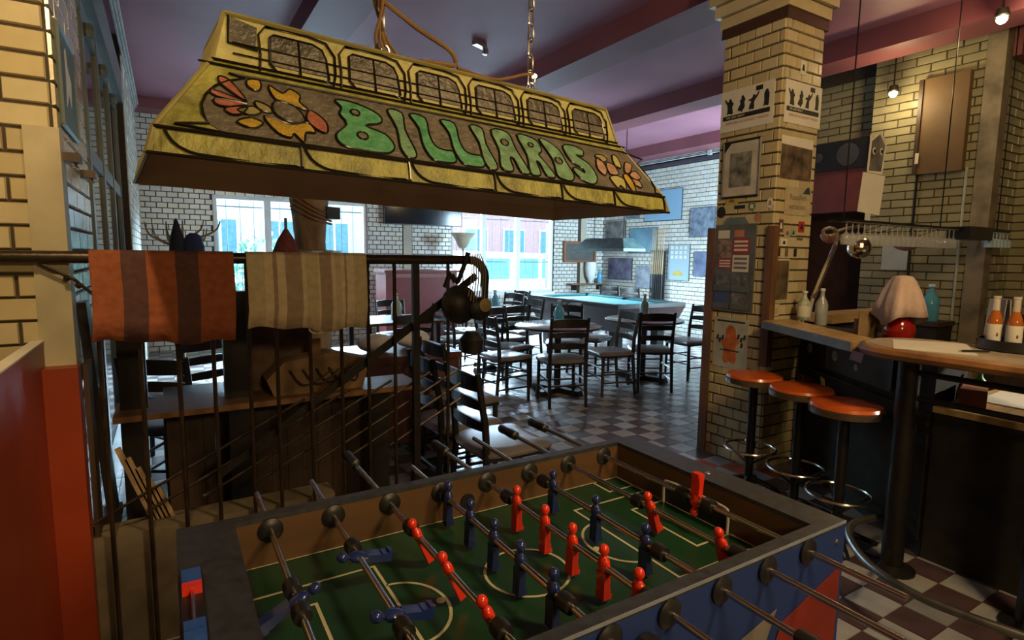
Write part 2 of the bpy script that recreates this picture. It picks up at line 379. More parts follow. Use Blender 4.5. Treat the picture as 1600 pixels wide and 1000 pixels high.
# --- brick pillar
PX0, PX1, PY0, PY1 = 3.535, 3.96, 2.405, 2.88
pl = struct('wall_pillar', MB().ext((PX0, PY0, 0), (PX1, PY1, HC)), MORT)
bricks(pl, (PX0, PY1, 0), -PI/2, PY1-PY0+0.01, 0, 3.08, BRK, limit=200, L=0.125)
bricks(pl, (PX0, PY0, 0), 0, PX1-PX0, 0, 3.08, BRK, limit=200, L=0.125, phase=1)
bricks(pl, (PX1, PY0, 0), PI/2, PY1-PY0, 0, 3.08, BRK, L=0.125)
for k in range(4):
    e = 0.03*(k+1); MB().ext((PX0-e, PY0-e, 3.13+k*0.08), (PX1+e, PY1+e, 3.205+k*0.08)).build('corbel_course', BRK[k % 3], pl)
MB().ext((PX0-0.02, PY0-0.02, 3.06), (PX1+0.02, PY1+0.02, 3.13)).build('dark_cap_course', mat('dark_glazed_band', (0.06, 0.03, 0.018), 0.3), pl)
TRW = mat('brown_corner_wood', (0.16, 0.075, 0.03), 0.45, var=0.25, scale=8, stretch=(4, 4, 0.4))
MB().ext((PX0-0.03, PY1-0.02, 0), (PX0+0.02, PY1+0.05, 1.72)).build('corner_batten', TRW, pl)
MB().ext((PX0-0.028, PY0-0.028, 0.75), (PX0+0.03, PY0+0.03, 1.72)).build('corner_batten', TRW, pl)

# --- street outside
struct('street', MB().ext((-15, 10.3, -0.6), (40, 40, -0.5)), mat('street_asphalt', (0.35, 0.36, 0.37), 0.8))
FAC = mat('pale_facade_render', (0.55, 0.66, 0.72), 0.8, var=0.05); PNK = mat('brick_red_facade', (0.55, 0.36, 0.38), 0.8, var=0.08)
FGL = mat('facade_window_glass', (0.10, 0.30, 0.40), 0.1)
for nm, x0, x1, m, lab in (('apartment_building', -6, 8.5, FAC, 'pale blue apartment building across the street'), ('corner_building', 9, 26, PNK, 'pinkish brick building across the street behind the van')):
    o = thing(nm, lab, 'building', ((x0+x1)/2, 24, -0.5))
    cx = (x0+x1)/2
    MB().ext((x0-cx, 0, 0), (x1-cx, 3, 9)).build('wall', m, o)
    x = x0-cx+0.9
    while x < x1-cx-1.2:
        for z in (1.2, 4.4):
            f = MB().ext((x-0.08, -0.06, z-0.08), (x+1.18, 0, z+2.08)).build('window', WHITE, o)
            MB().ext((x, -0.09, z), (x+0.5, -0.06, z+2)).build('pane', FGL, f); MB().ext((x+0.6, -0.09, z), (x+1.1, -0.09+0.03, z+2)).build('pane', FGL, f)
        x += 2.1
# van
v = thing('delivery_van', 'white van parked on the street outside the window', 'van', (9.6, 15.2, -0.5))
VW = mat('white_van_paint', (0.8, 0.8, 0.8), 0.3)
MB().prism([(-2.2, 0.35), (2.3, 0.35), (2.35, 1.05), (1.5, 1.25), (0.9, 2.05), (-2.15, 2.1)], (0, -0.9, 0), (1, 0, 0), (0, 0, 1), -1.8).build('body', VW, v)
for a, c in ((-1.9, -1.0), (-0.85, 0.0), (0.15, 0.85)): MB().ext((a, -0.92, 1.3), (c, -0.9, 1.9)).build('window', FGL, v)
for x in (-1.4, 1.5): MB().lathe([(0.34, -0.1), (0.36, 0), (0.34, 0.1)], (x, -0.85, 0.35), 18, Matrix.Rotation(PI/2, 3, 'X')).build('wheel', BLACK, v)
# hedge outside window 1
hd = thing('street_shrub', 'leafy green shrub outside the barred window', 'shrub', (1.9, 13.5, -0.5))
b = MB()
for k in range(900):
    a, r = random.uniform(0, 2*PI), random.random()**0.5
    c = Vector((math.cos(a)*r*1.1, math.sin(a)*r*0.5, 0.9+random.random()*1.7*(1-0.5*r)))
    s = random.uniform(0.05, 0.1); n = Vector((random.uniform(-1, 1), random.uniform(-1, 1), random.uniform(-1, 1))).normalized(); u = n.orthogonal().normalized()*s; q = n.cross(u)
    b.quad(c-u, c+q*0.6, c+u, c-q*0.6)
b.build('foliage', mat('shrub_leaf', (0.12, 0.30, 0.22), 0.6), hd)
MB().tube([(0, 0, 0), (0.05, 0, 0.8), (0, 0, 1.6)], [0.06, 0.05, 0.03], 7).build('stem', DWOOD, hd)
# ================================================================== the billiards lamp
A0 = Vector((-0.027, 1.472, 1.709)); B0 = Vector((1.688, 1.604, 1.671))
eu = (B0-A0).normalized(); LL = (B0-A0).length; ev = Vector((0, 0, 1)).cross(eu).normalized(); ew = eu.cross(ev); WW = 0.70
LM = Matrix((eu, ev, ew)).transposed().to_4x4(); LM.translation = A0
lampo = thing('billiards_lamp', 'long hip-roofed yellow lampshade with painted lettering hanging on chains', 'lamp')
lampo.matrix_basis = LM
PR = [(0, 0), (0.015, 0.06), (0.15, 0.265), (0.185, 0.395)]
YEL = mat('crinkled_yellow_shade', (0.31, 0.30, 0.06), 0.5, var=0.28, scale=22, bump=0.9, bscale=55, stretch=(1, 1, 0.6))
YE2 = mat('pale_yellow_strip', (0.40, 0.37, 0.12), 0.5, var=0.12, scale=25, bump=0.5, bscale=60)
DBR = mat('dark_smoky_panel', (0.085, 0.075, 0.05), 0.4, var=0.3, scale=18, bump=0.7, bscale=50)
DB2 = mat('taupe_panel', (0.135, 0.12, 0.088), 0.45, var=0.2, scale=22, bump=0.7, bscale=55)
LEAD = mat('black_lead_line', (0.02, 0.017, 0.012), 0.25, 0.3)
INS = mat('brown_shade_inside', (0.60, 0.46, 0.31), 0.6, var=0.1, scale=5)
def shade_ring(p, q, m, name, inner=0.0):
    b = MB(); P = lambda d, h: [(d, d, h), (LL-d, d, h), (LL-d, WW-d, h), (d, WW-d, h)]
    lo, hi = P(*p), P(*q); li, hi2 = P(p[0]+0.006, p[1]), P(q[0]+0.006, q[1])
    for i in range(4):
        j = (i+1) % 4; b.quad(lo[i], lo[j], hi[j], hi[i]); b.quad(lo[i], lo[j], li[j], li[i])
    return b.build(name, m, lampo)
sk = shade_ring(PR[0], PR[1], YEL, 'skirt'); sl = shade_ring(PR[1], PR[2], YEL, 'sloping_shade'); uw = shade_ring(PR[2], PR[3], YE2, 'upper_wall')
b = MB(); d = 0.008
for p, q in zip(PR, PR[1:]):
    P = lambda t: [(t[0]+d, t[0]+d, t[1]), (LL-t[0]-d, t[0]+d, t[1]), (LL-t[0]-d, WW-t[0]-d, t[1]), (t[0]+d, WW-t[0]-d, t[1])]
    lo, hi = P(p), P(q)
    for i in range(4): j = (i+1) % 4; b.quad(lo[i], lo[j], hi[j], hi[i])
b.build('shade_lining', INS, lampo)
t3 = PR[3][0]; MB().ext((t3, t3, 0.38), (LL-t3, WW-t3, 0.395)).build('top_board', DB2, lampo)
def face(k, side=0):
    """map (u, t) on the k-th slope of the front to local points, lifted by h"""
    p, q = PR[k], PR[k+1]; tv = Vector((0, q[0]-p[0], q[1]-p[1])); n = Vector((0, -tv.z, tv.y)).normalized()
    return lambda u, t, h=0.0: Vector((u, p[0], p[1]))+tv*t+n*h
F0, F1, F2 = face(0), face(1), face(2)
def patch(F, poly, m, name, h=0.004, parent=None):
    b = MB(); top = [b.bm.verts.new(F(u, t, h)) for u, t in poly]; bot = [b.bm.verts.new(F(u, t, -0.001)) for u, t in poly]
    b._f(top)
    for i in range(len(poly)): j = (i+1) % len(poly); b._f([top[i], top[j], bot[j], bot[i]])
    return b.build(name, m, parent or lampo)
def lead(F, pts, r=0.0032, closed=False, name='lead_line', h=0.004, parent=None, n=3):
    p = smooth_poly(pts, n, closed) if n > 1 else pts
    return MB().tube([F(u, t, h) for u, t in p], r, 5, closed=closed).build(name, LEAD, parent or lampo, True)
# skirt panels
ed = [0.03, 0.33, 0.621, 0.908, 1.178, 1.427, LL-0.02]
for a, c in zip(ed, ed[1:]):
    lead(F0, [(a+0.006, 0.92), (a+0.02, 0.5), (a+0.05, 0.2), (a+0.1, 0.12), (c-0.02, 0.12), (c-0.004, 0.16), (c-0.004, 0.95)], 0.003, name='skirt_lead_line', n=2)
lead(F0, [(0.015, 1.0), (LL-0.015, 1.0)], 0.004, n=1); lead(F0, [(0, 0.0), (LL, 0.0)], 0.004, n=1)
# dark lettering band with a rounded left end
band = [(0.16, 0.02), (1.55, 0.02), (1.66, 0.06), (1.665, 0.3), (1.63, 0.62), (1.57, 0.82), (0.30, 0.84), (0.22, 0.80), (0.15, 0.62), (0.115, 0.35), (0.125, 0.12)]
bp = patch(F1, band, DB2, 'lettering_band', 0.002)
lead(F1, band, 0.0035, True, n=2); lead(F1, [(0.12, 0.93), (LL-0.12, 0.93)], 0.003, n=1); lead(F1, [(0.15, 1.0), (LL-0.15, 1.0)], 0.003, n=1)
for sx in (0, 1):   # hip edges
    E = [(p[0] if not sx else LL-p[0], p[0], p[1]) for p in PR]
    MB().tube(E, 0.006, 6).build('hip_edge', mat('khaki_edge', (0.25, 0.22, 0.07), 0.5), lampo)
MB().tube([(t3, t3, 0.395), (LL-t3, t3, 0.395), (LL-t3, WW-t3, 0.395), (t3, WW-t3, 0.395)], 0.007, 6, closed=True).build('top_edge', mat('khaki_edge', (0.25, 0.22, 0.07), 0.5), lampo)
G = {
 'B': [(0.12, 1), (0.5, 1), (0.86, 0.84), (0.86, 0.66), (0.55, 0.54), (0.88, 0.42), (1, 0.2), (0.85, 0.02), (0.4, 0), (0.05, 0.06), (0, 0.26), (0.22, 0.5), (0.14, 0.7), (0.2, 0.85)],
 'I': [(0.05, 1), (0.85, 0.98), (0.75, 0.6), (1, 0.15), (0.85, 0.0), (0.4, 0.0), (0.2, 0.2), (0.3, 0.6)],
 'L': [(0.0, 1), (0.45, 0.97), (0.42, 0.6), (0.5, 0.34), (0.75, 0.28), (1, 0.27), (1, 0.05), (0.7, 0), (0.3, 0.03), (0.14, 0.3), (0.16, 0.7)],
 'A': [(0.12, 1), (0.72, 1), (0.8, 0.6), (1, 0.08), (0.82, 0.0), (0.65, 0.06), (0.58, 0.34), (0.45, 0.34), (0.42, 0.06), (0.2, 0.0), (0, 0.1), (0.15, 0.5)],
 'R': [(0.05, 1), (0.6, 1), (0.85, 0.86), (0.82, 0.66), (0.65, 0.56), (0.82, 0.35), (1, 0.06), (0.8, 0), (0.62, 0.06), (0.54, 0.34), (0.44, 0.36), (0.42, 0.06), (0.22, 0), (0.02, 0.06), (0.15, 0.5)],
 'D': [(0.0, 1), (0.45, 0.97), (0.8, 0.76), (0.88, 0.5), (1, 0.16), (0.8, 0), (0.4, 0), (0.18, 0.1), (0.26, 0.5)],
 'S': [(0.05, 0.95), (0.45, 1), (0.85, 0.92), (0.75, 0.74), (0.45, 0.74), (0.9, 0.52), (1, 0.2), (0.75, 0), (0.35, 0.03), (0.05, 0.28), (0.2, 0.38), (0.5, 0.26), (0.5, 0.38), (0.15, 0.52), (0.02, 0.72)]}
GRN = [mat('emerald_letter', (0.045, 0.22, 0.085), 0.35, var=0.3, scale=30, bump=0.5, bscale=60, col2=(0.12, 0.33, 0.17)),
       mat('mint_letter', (0.17, 0.33, 0.18), 0.4, var=0.25, scale=30, bump=0.5, bscale=60)]
LT = [('B', 0.425, 0.585, 0), ('I', 0.592, 0.648, 1), ('L', 0.664, 0.775, 0), ('L', 0.766, 0.875, 0), ('I', 0.868, 0.925, 1), ('A', 0.938, 1.05, 1), ('R', 1.05, 1.158, 1), ('D', 1.15, 1.248, 1), ('S', 1.25, 1.362, 1)]
HOL = {'B': ((0.42, 0.78, 0.11), (0.45, 0.3, 0.13)), 'A': ((0.45, 0.72, 0.13),), 'R': ((0.45, 0.78, 0.09),), 'D': ((0.52, 0.48, 0.14),)}
for ch, a, c, g in LT:
    pts = [(a+(c-a)*x, 0.05+0.69*y) for x, y in smooth_poly(G[ch], 3)]
    o = patch(F1, pts, GRN[g], 'letter_'+ch.lower(), 0.006)
    MB().tube([F1(u, t, 0.006) for u, t in pts], 0.003, 5, closed=True).build('lead_line', LEAD, o, True)
    for hx, hy, hr in HOL.get(ch, ()):
        cc = [(a+(c-a)*hx+0.115*hr*math.cos(k*PI/5), 0.05+0.69*hy+0.4*hr*math.sin(k*PI/5)) for k in range(10)]
        patch(F1, cc, DB2, 'letter_eye', 0.008, o); MB().tube([F1(u, t, 0.008) for u, t in cc], 0.0028, 5, closed=True).build('lead_line', LEAD, o, True)
# painted roses at both ends
CORAL = mat('coral_petal', (0.38, 0.12, 0.075), 0.4, var=0.2, scale=30, bump=0.4); GOLD = mat('golden_petal', (0.44, 0.29, 0.03), 0.4, var=0.2, scale=30, bump=0.4)
PALE = mat('pale_pink_petal', (0.42, 0.25, 0.16), 0.4, var=0.2, scale=30, bump=0.4); OLV = mat('olive_leaf', (0.30, 0.27, 0.10), 0.4, var=0.2, scale=30)
def petal(F, pts, m):
    p = smooth_poly(pts, 3); o = patch(F, p, m, 'petal', 0.006); MB().tube([F(u, t, 0.006) for u, t in p], 0.0026, 5, closed=True).build('lead_line', LEAD, o, True)
petal(F1, [(0.215, 0.48), (0.165, 0.64), (0.16, 0.75), (0.185, 0.72)], CORAL); petal(F1, [(0.215, 0.46), (0.14, 0.56), (0.15, 0.47)], CORAL)
petal(F1, [(0.215, 0.44), (0.145, 0.44), (0.15, 0.36), (0.18, 0.37)], CORAL); petal(F1, [(0.215, 0.42), (0.165, 0.34), (0.175, 0.27), (0.20, 0.3)], CORAL)
petal(F1, [(0.225, 0.78), (0.255, 0.80), (0.25, 0.66), (0.225, 0.68)], GOLD); petal(F1, [(0.185, 0.18), (0.215, 0.26), (0.245, 0.22), (0.22, 0.13)], GOLD)
petal(F1, [(0.275, 0.76), (0.305, 0.68), (0.325, 0.76), (0.35, 0.70), (0.345, 0.6), (0.365, 0.5), (0.33, 0.54), (0.285, 0.58)], GOLD)
petal(F1, [(0.25, 0.32), (0.275, 0.12), (0.305, 0.08), (0.315, 0.14), (0.335, 0.04), (0.345, 0.18), (0.37, 0.2), (0.355, 0.32), (0.31, 0.26)], GOLD)
petal(F1, [(0.285, 0.56), (0.325, 0.53), (0.345, 0.44), (0.345, 0.32), (0.305, 0.3), (0.275, 0.4)], DB2)
petal(F1, [(0.355, 0.36), (0.365, 0.5), (0.385, 0.47), (0.405, 0.36), (0.40, 0.22), (0.375, 0.25)], CORAL)
petal(F1, [(0.235, 0.5), (0.265, 0.46), (0.27, 0.38), (0.24, 0.4)], OLV); petal(F1, [(0.19, 0.34), (0.225, 0.42), (0.245, 0.36), (0.22, 0.3)], OLV)
petal(F1, [(1.385, 0.36), (1.40, 0.55), (1.42, 0.58), (1.435, 0.4), (1.41, 0.25)], PALE); petal(F1, [(1.40, 0.62), (1.44, 0.66), (1.46, 0.58), (1.43, 0.52)], OLV)
petal(F1, [(1.43, 0.22), (1.45, 0.04), (1.47, 0.1), (1.49, 0.03), (1.505, 0.22), (1.47, 0.28)], YE2); petal(F1, [(1.44, 0.3), (1.445, 0.5), (1.48, 0.5), (1.49, 0.32)], PALE)
petal(F1, [(1.51, 0.3), (1.52, 0.06), (1.54, 0.0), (1.55, 0.2), (1.535, 0.34)], GOLD); petal(F1, [(1.49, 0.5), (1.50, 0.7), (1.525, 0.66), (1.52, 0.46)], YE2)
petal(F1, [(1.53, 0.4), (1.56, 0.6), (1.59, 0.55), (1.555, 0.38)], PALE); petal(F1, [(1.55, 0.34), (1.59, 0.44), (1.61, 0.32), (1.575, 0.26)], PALE); petal(F1, [(1.55, 0.26), (1.59, 0.24), (1.59, 0.12), (1.565, 0.14)], PALE)
# tall painted windows of the upper wall
petal_h = 0.003
patch(F2, [(0.19, 0.42), (0.255, 0.42), (0.262, 0.84), (0.20, 0.94)], DBR, 'dark_corner_panel', 0.003); lead(F2, [(0.195, 0.95), (0.19, 0.40), (0.26, 0.36)], n=1)
us = [0.262+0.212*k for k in range(6)]
for k, u in enumerate(us):
    a, c = u+0.03, u+0.175
    win = [(a, 0.12), (a, 0.70), (a+0.01, 0.76), (c-0.035, 0.76), (c-0.01, 0.68), (c, 0.52), (c, 0.12)]
    o = patch(F2, win, DB2, 'painted_window', 0.003)
    top = [(a, 0.42), (a, 0.70), (a+0.01, 0.76), (c-0.035, 0.76), (c-0.01, 0.68), (c, 0.50), (c, 0.42)]
    patch(F2, top, DBR, 'dark_glass_patch', 0.0045, o)
    MB().tube([F2(x, y, 0.005) for x, y in [(a+0.012, 0.0), (a-0.004, 0.14), (a, 0.70), (a+0.01, 0.76), (c-0.035, 0.76), (c-0.01, 0.68), (c, 0.5), (c+0.004, 0.05)]], 0.003, 5).build('lead_line', LEAD, o, True)
    MB().tube([F2((a+c)/2, y, 0.005) for y in (0.76, 0.4, 0.0)], 0.0028, 5).build('lead_line', LEAD, o, True)
    MB().tube([F2(x, y, 0.005) for x, y in [(u, -0.05), (u+0.004, 0.3), (u+0.002, 0.7), (u+0.02, 0.9), (u+0.13, 0.92), (u+0.178, 0.86), (u+0.200, 0.6), (u+0.198, 0.2), (u+0.190, -0.08), (u+0.162, 0.04)]], 0.003, 5).build('arch_lead_line', LEAD, o, True)
for y in (0.42, 0.20): lead(F2, [(0.2, y), (LL-0.2, y)], 0.002, n=1)
# chains, cable and bulb
def chain(u, name='chain'):
    base = LM @ Vector((u, WW/2-0.14, 0.395)); z = base.z; o = None; k = 0; b = MB(); r = 0.0035
    c = thing('hanging_chain', 'steel link chain holding up the lampshade, %s' % ('one with cables tied to it' if u < 0.7 else 'one beside a small lit bulb'), 'chain', base)
    cy = []
    ring = [(math.cos(t*PI/6)*0.022, 0, 0.015+math.sin(t*PI/6)*0.022) for t in range(12)]
    MB().tube(ring, r, 5, closed=True).build('ring', CHROME, c)
    lm = None; zz = 0.035
    while z+zz < 3.58:
        if lm is None:
            pts = [(0.011*math.cos(t), 0, 0.03+0.011*math.sin(t)+(0.02 if math.sin(t) > 0.01 else -0.02)) for t in [k*PI/6+0.001 for k in range(12)]]
            lm = MB().tube(pts, r, 5, closed=True).mesh('chain_link', CHROME, True)
        link('chain_link', lm, c, (0, 0, zz-0.03+0.015), (0, 0, (k % 2)*PI/2+0.3)); zz += 0.052; k += 1
    return c, base
c1, b1 = chain(0.62); c2, b2 = chain(1.18)
CAB = mat('tan_cable', (0.24, 0.135, 0.05), 0.5)
cb = thing('lamp_cable', 'tan power cables hanging down to the lampshade along a chain', 'cable', b1)
for k in range(4):
    MB().tube(smooth_poly([(-0.02*k-0.03, 0.02*k, 3.58-b1.z), (-0.05-0.01*k, 0, 1.0), (-0.035-0.006*k, 0, 0.3), (-0.005*k, 0.01*k-0.01, 0.16), (0.012*k-0.02, 0, 0.05), (0.02*k, 0.01, 0.006)], 4, False), 0.005, 6).build('cable_strand', CAB, cb, True)
MB().tube(smooth_poly([(0.0, 0, 0.16), (0.12, 0, 0.10), (0.22, 0.0, 0.06), (0.245, 0, 0.02), (0.20, 0, 0.012), (0.13, 0.01, 0.012)], 4, False), 0.007, 6).build('cable_loop', CAB, cb, True)
MB().tube(smooth_poly([(0.25, 0, 0.01), (0.38, 0, -0.004), (0.45, 0, 0.012), (0.5, 0, 0.03), (0.545, 0.0, 0.04)], 4, False), 0.005, 6).build('cable_lead', CAB, cb, True)
bu = thing('small_bulb', 'tiny glowing bulb beside a chain of the lampshade', 'bulb', b2+Vector((0.02, 0, 0.04)))
MB().lathe([(0.004, 0), (0.005, 0.012), (0.004, 0.016)], (0, 0, 0), 8).build('socket', CHROME, bu)
MB().sphere((0, 0, 0.022), 0.008, 10, 8).build('bulb', mat('bulb_glow', (1, 0.9, 0.6), emit=(1.0, 0.85, 0.5, 14)), bu, True)
# ================================================================== table football
ft = thing('football_table', 'table football game with green pitch, blue sides and red and blue players', 'game table', (0.6735, 1.05, 0))
OX, OY = -0.6735, -1.05     # local = world + offset
def lx(x, y, z): return (x+OX, y+OY, z)
BLUP = mat('blue_laminate', (0.010, 0.032, 0.16), 0.6, var=0.1, scale=4); RIM = mat('charcoal_rim_laminate', (0.035, 0.04, 0.05), 0.42, var=0.25, scale=40)
FW = mat('foosball_inner_walnut', (0.105, 0.055, 0.022), 0.5, var=0.15, scale=6, stretch=(0.4, 3, 3))
GRASS = mat('green_pitch_print', (0.012, 0.052, 0.022), 0.3, var=0.12, scale=3); WLINE = mat('cream_line_print', (0.50, 0.47, 0.33), 0.4, var=0.05)
X0, X1, Y0, Y1 = -0.012, 1.358, 0.684, 1.416; IX0, IX1, IY0, IY1 = 0.103, 1.265, 0.714, 1.386; ZT, ZF = 0.88, 0.76
def bxw(lo, hi): return MB().ext(lx(*lo), lx(*hi))
for y0, y1, nm in ((Y0, IY0, 'side_panel'), (IY1, Y1, 'side_panel')):
    bb = MB().use(BLUP if y0 < 1 else FW); bb.ext(lx(X0, y0, 0.50), lx(X1, y1, ZT-0.012))
    o = bb.build(nm, None, ft)
for x0, x1 in ((X0, IX0), (IX1, X1)):
    bxw((x0, IY0, 0.50), (x1, IY1, ZT-0.012)).build('end_panel', FW, ft)
    bxw((x0, Y0, ZT-0.012), (x1, Y1, ZT)).build('end_rim', RIM, ft)
for y0, y1 in ((Y0, IY0), (IY1, Y1)): bxw((IX0, y0, ZT-0.012), (IX1, y1, ZT)).build('side_rim', RIM, ft)
bxw((X0, Y0-0.002, ZT-0.006), (X1, Y0, ZT+0.0005)).build('edge_band', mat('grey_edge_band', (0.22, 0.25, 0.32), 0.4), ft)
for y in (IY0+0.001, IY1-0.003): bxw((IX0, y, ZF), (IX1, y+0.002, ZT-0.012)).build('inner_wall', FW, ft)
# red and grey print on the long side
MB().prism([(1.34, 0.52), (1.345, 0.77), (1.12, 0.70), (1.04, 0.52)], lx(0, Y0-0.0015, 0), (1, 0, 0), (0, 0, 1), 0.001).build('red_side_print', mat('red_laminate_print', (0.20, 0.018, 0.010), 0.6), ft)
MB().prism([(1.03, 0.60), (1.10, 0.74), (0.98, 0.71), (0.94, 0.60)], lx(0, Y0-0.0015, 0), (1, 0, 0), (0, 0, 1), 0.001).build('grey_side_print', mat('grey_laminate_print', (0.20, 0.18, 0.16), 0.4), ft)
MB().lathe([(0.006, 0), (0.005, 0.003)], lx(1.325, Y0, 0.835), 8, Matrix.Rotation(PI/2, 3, 'X')).build('screw', CHROME, ft)
MB().lathe([(0.009, 0), (0.007, 0.002)], lx(1.31, 1.05, ZT), 10).build('screw_cap', CHROME, ft)
bxw((IX0, IY0, ZF-0.012), (IX1, IY1, ZF)).build('pitch', GRASS, ft)
ZL = ZF+0.0012
def pline(pts, closed=False, wd=0.007, name='pitch_line'):
    b = MB(); n = len(pts); L_, R_ = [], []
    V = [Vector((*p, 0)) for p in pts]
    for i in range(n):
        d0 = (V[i]-V[i-1]).normalized() if (i or closed) else (V[1]-V[0]).normalized()
        d1 = (V[(i+1) % n]-V[i]).normalized() if (i < n-1 or closed) else d0
        n0 = Vector((-d0.y, d0.x, 0)); n1 = Vector((-d1.y, d1.x, 0)); m = (n0+n1).normalized(); m = m*(wd/2/max(0.4, m.dot(n0)))
        for T_, q in ((L_, V[i]+m), (R_, V[i]-m)): T_.append(b.bm.verts.new(lx(q.x, q.y, ZL)))
    for i in range(n if closed else n-1):
        j = (i+1) % n; b._f([L_[i], R_[i], R_[j], L_[j]])
    return b.build(name, WLINE, ft)
cx, cy = 0.685, 1.05; arc = lambda x, r, a0, a1, n=24: [(x+r*math.cos(math.radians(a0+(a1-a0)*k/n)), cy+r*math.sin(math.radians(a0+(a1-a0)*k/n))) for k in range(n+1)]
pline([(IX0+0.004, IY0+0.004), (IX1-0.004, IY0+0.004), (IX1-0.004, IY1-0.004), (IX0+0.004, IY1-0.004)], True)
pline(arc(0.69, 0.10, 0, 360, 36)[:-1], True)
for s in (1, -1):
    g = lambda x: x if s > 0 else IX0+IX1-x
    pline([(g(IX0), 1.25), (g(0.385), 1.25), (g(0.385), 0.85), (g(IX0), 0.85)])
    pline([(g(IX0), 1.17), (g(0.235), 1.17), (g(0.235), 0.93), (g(IX0), 0.93)])
    pline([(g(0.385)+s*(p[0]), p[1]) for p in [(0.095*math.cos(t), 1.05+0.11*math.sin(t)) for t in [-PI/2+PI*k/18 for k in range(19)]]])
    MB().lathe([(0.010, 0), (0.009, 0.0012)], lx(g(0.468), 1.05, ZF), 14).build('penalty_spot', WLINE, ft)
pline([(1.16, IY1-0.004), (1.16, 1.30), (IX1, 1.30)])
# goal mouth in the far end wall
gz = ZF
b = MB().tube([lx(IX1-0.008, y, z) for y, z in smooth_poly([(1.165, gz), (1.165, gz+0.055), (1.15, gz+0.07), (1.05, gz+0.072), (0.95, gz+0.07), (0.935, gz+0.055), (0.935, gz)], 3, False)], 0.004, 6)
b.build('goal_frame', WHITE, ft, True)
bxw((IX1-0.004, 0.94, gz), (IX1-0.001, 1.16, gz+0.066)).build('goal_mouth', BLACK, ft)
for x in (X0+0.12, X1-0.12):
    for y in (Y0+0.1, Y1-0.1): bxw((x-0.06, y-0.06, 0), (x+0.06, y+0.06, 0.5)).build('leg', BLACK, ft)
# score counter let into the near rim
scn = bxw((-0.008, 0.90, ZT), (0.03, 1.19, ZT+0.004)).build('score_counter', BLACK, ft)
MB().tube([lx(0.01, 0.9, ZT+0.012), lx(0.01, 1.19, ZT+0.012)], 0.003, 6).build('score_rod', CHROME, scn)
for k, y in enumerate((1.175, 1.155, 1.125, 1.0, 0.97)):
    MB().ext(lx(-0.006, y-0.012, ZT+0.003), lx(0.026, y+0.008, ZT+0.02)).build('score_bead', mat('blue_score_bead', (0.03, 0.10, 0.42), 0.3) if k in (0, 1, 3, 4) else RED, scn)
# rods
def player_mesh(m):
    b = MB()
    b.sphere((0, 0, 0.036), 0.0115, 12, 8, (1, 1, 1.1)); b.tube([(0, 0, 0.018), (0, 0, 0.03)], 0.006, 8)
    b.lathe([(0.009, -0.016), (0.0125, -0.006), (0.0135, 0.006), (0.0125, 0.014), (0.007, 0.021)], (0, 0, 0), 10, Matrix.Diagonal((0.85, 1.25, 1)))
    b.box((0, 0, -0.034), (0.016, 0.026, 0.042), taper=1.05)
    b.box((0.001, 0, -0.060), (0.019, 0.026, 0.022)); b.box((0.003, 0, -0.068), (0.024, 0.024, 0.010))
    for s in (-1, 1): b.tube([(0, s*0.015, 0.008), (0.003, s*0.0155, -0.014)], 0.0042, 6)
    return b.mesh('player', m, True)
PM = {'r': player_mesh(RED), 'b': player_mesh(BLU)}
RZ = 0.845
RODS = [('b', [1.064], -1.15, 'near', []), ('b', [1.162, 0.931], 1.35, 'near', []), ('r', [1.185, 1.016, 0.843], 0.42, 'far', []),
        ('b', [1.335, 1.205, 1.084, 0.969, 0.846], -0.03, 'near', []), ('r', [1.219, 1.087, 0.977, 0.867, 0.762], 0.0, 'far', []),
        ('b', [1.259, 1.069, 0.892], 0.0, 'near', []), ('r', [1.022, 0.798], 0.35, 'far', []), ('r', [0.999], PI-0.1, 'far', [])]
FAR = [1.62, 1.635, 1.70, 1.60, 1.66, 1.75, 1.70, 1.72]; NEAR = [0.30, 0.30, 0.50, 0.30, 0.50, 0.30, 0.42, 0.48]
bump = MB().lathe([(0.011, -0.016), (0.0175, -0.015), (0.0185, 0), (0.0165, 0.015), (0.011, 0.016)], (0, 0, 0), 14, Matrix.Rotation(PI/2, 3, 'X')).mesh('bumper', BLACK, True)
bear = MB().lathe([(0.029, 0), (0.029, 0.004), (0.021, 0.009), (0.013, 0.011)], (0, 0, 0), 18, Matrix.Rotation(PI/2, 3, 'X')).mesh('bearing', BLACK, True)
grip = MB().lathe([(0.010, 0), (0.0155, 0.004), (0.0165, 0.03), (0.015, 0.07), (0.0165, 0.105), (0.012, 0.115)], (0, 0, 0), 14, Matrix.Rotation(-PI/2, 3, 'X')).mesh('handle', BLACK, True)
for k, (col, ys, ang, hand, _) in enumerate(RODS):
    x = 0.179+0.1462*k
    y1 = FAR[k]; y0 = NEAR[k] if hand == 'far' else 0.52
    rod = MB().tube([(0, y0+OY, 0), (0, y1+OY, 0)], 0.0072, 12).build('rod', CHROME, ft, True); rod.location = (x+OX, 0, RZ)
    for y in ys: link('player', PM[col], rod, (0, y+OY, 0), (0, -ang, 0))
    for y in (max(ys)+0.045 if max(ys) < 1.3 else 1.371, min(ys)-0.045): link('bumper', bump, rod, (0, min(1.368, max(0.732, y))+OY, 0))
    if hand == 'far': link('handle', grip, rod, (0, y1-0.005+OY, 0))
    else: h = link('handle', grip, rod, (0, y0+0.005+OY, 0), (0, 0, PI))
    for y, r in ((IY1-0.002, 0), (IY0+0.002, PI), (Y0-0.002, 0), (Y1+0.002, PI)): link('bearing', bear, ft, (x+OX, y+OY, RZ), (0, 0, r))
for x in (0.70, 0.83):
    MB().lathe([(0.024, 0), (0.022, 0.004)], lx(x, IY1-0.002, 0.80), 16, Matrix.Rotation(PI/2, 3, 'X')).build('ball_hole_cup', BLACK, ft) if x < 0.75 else None
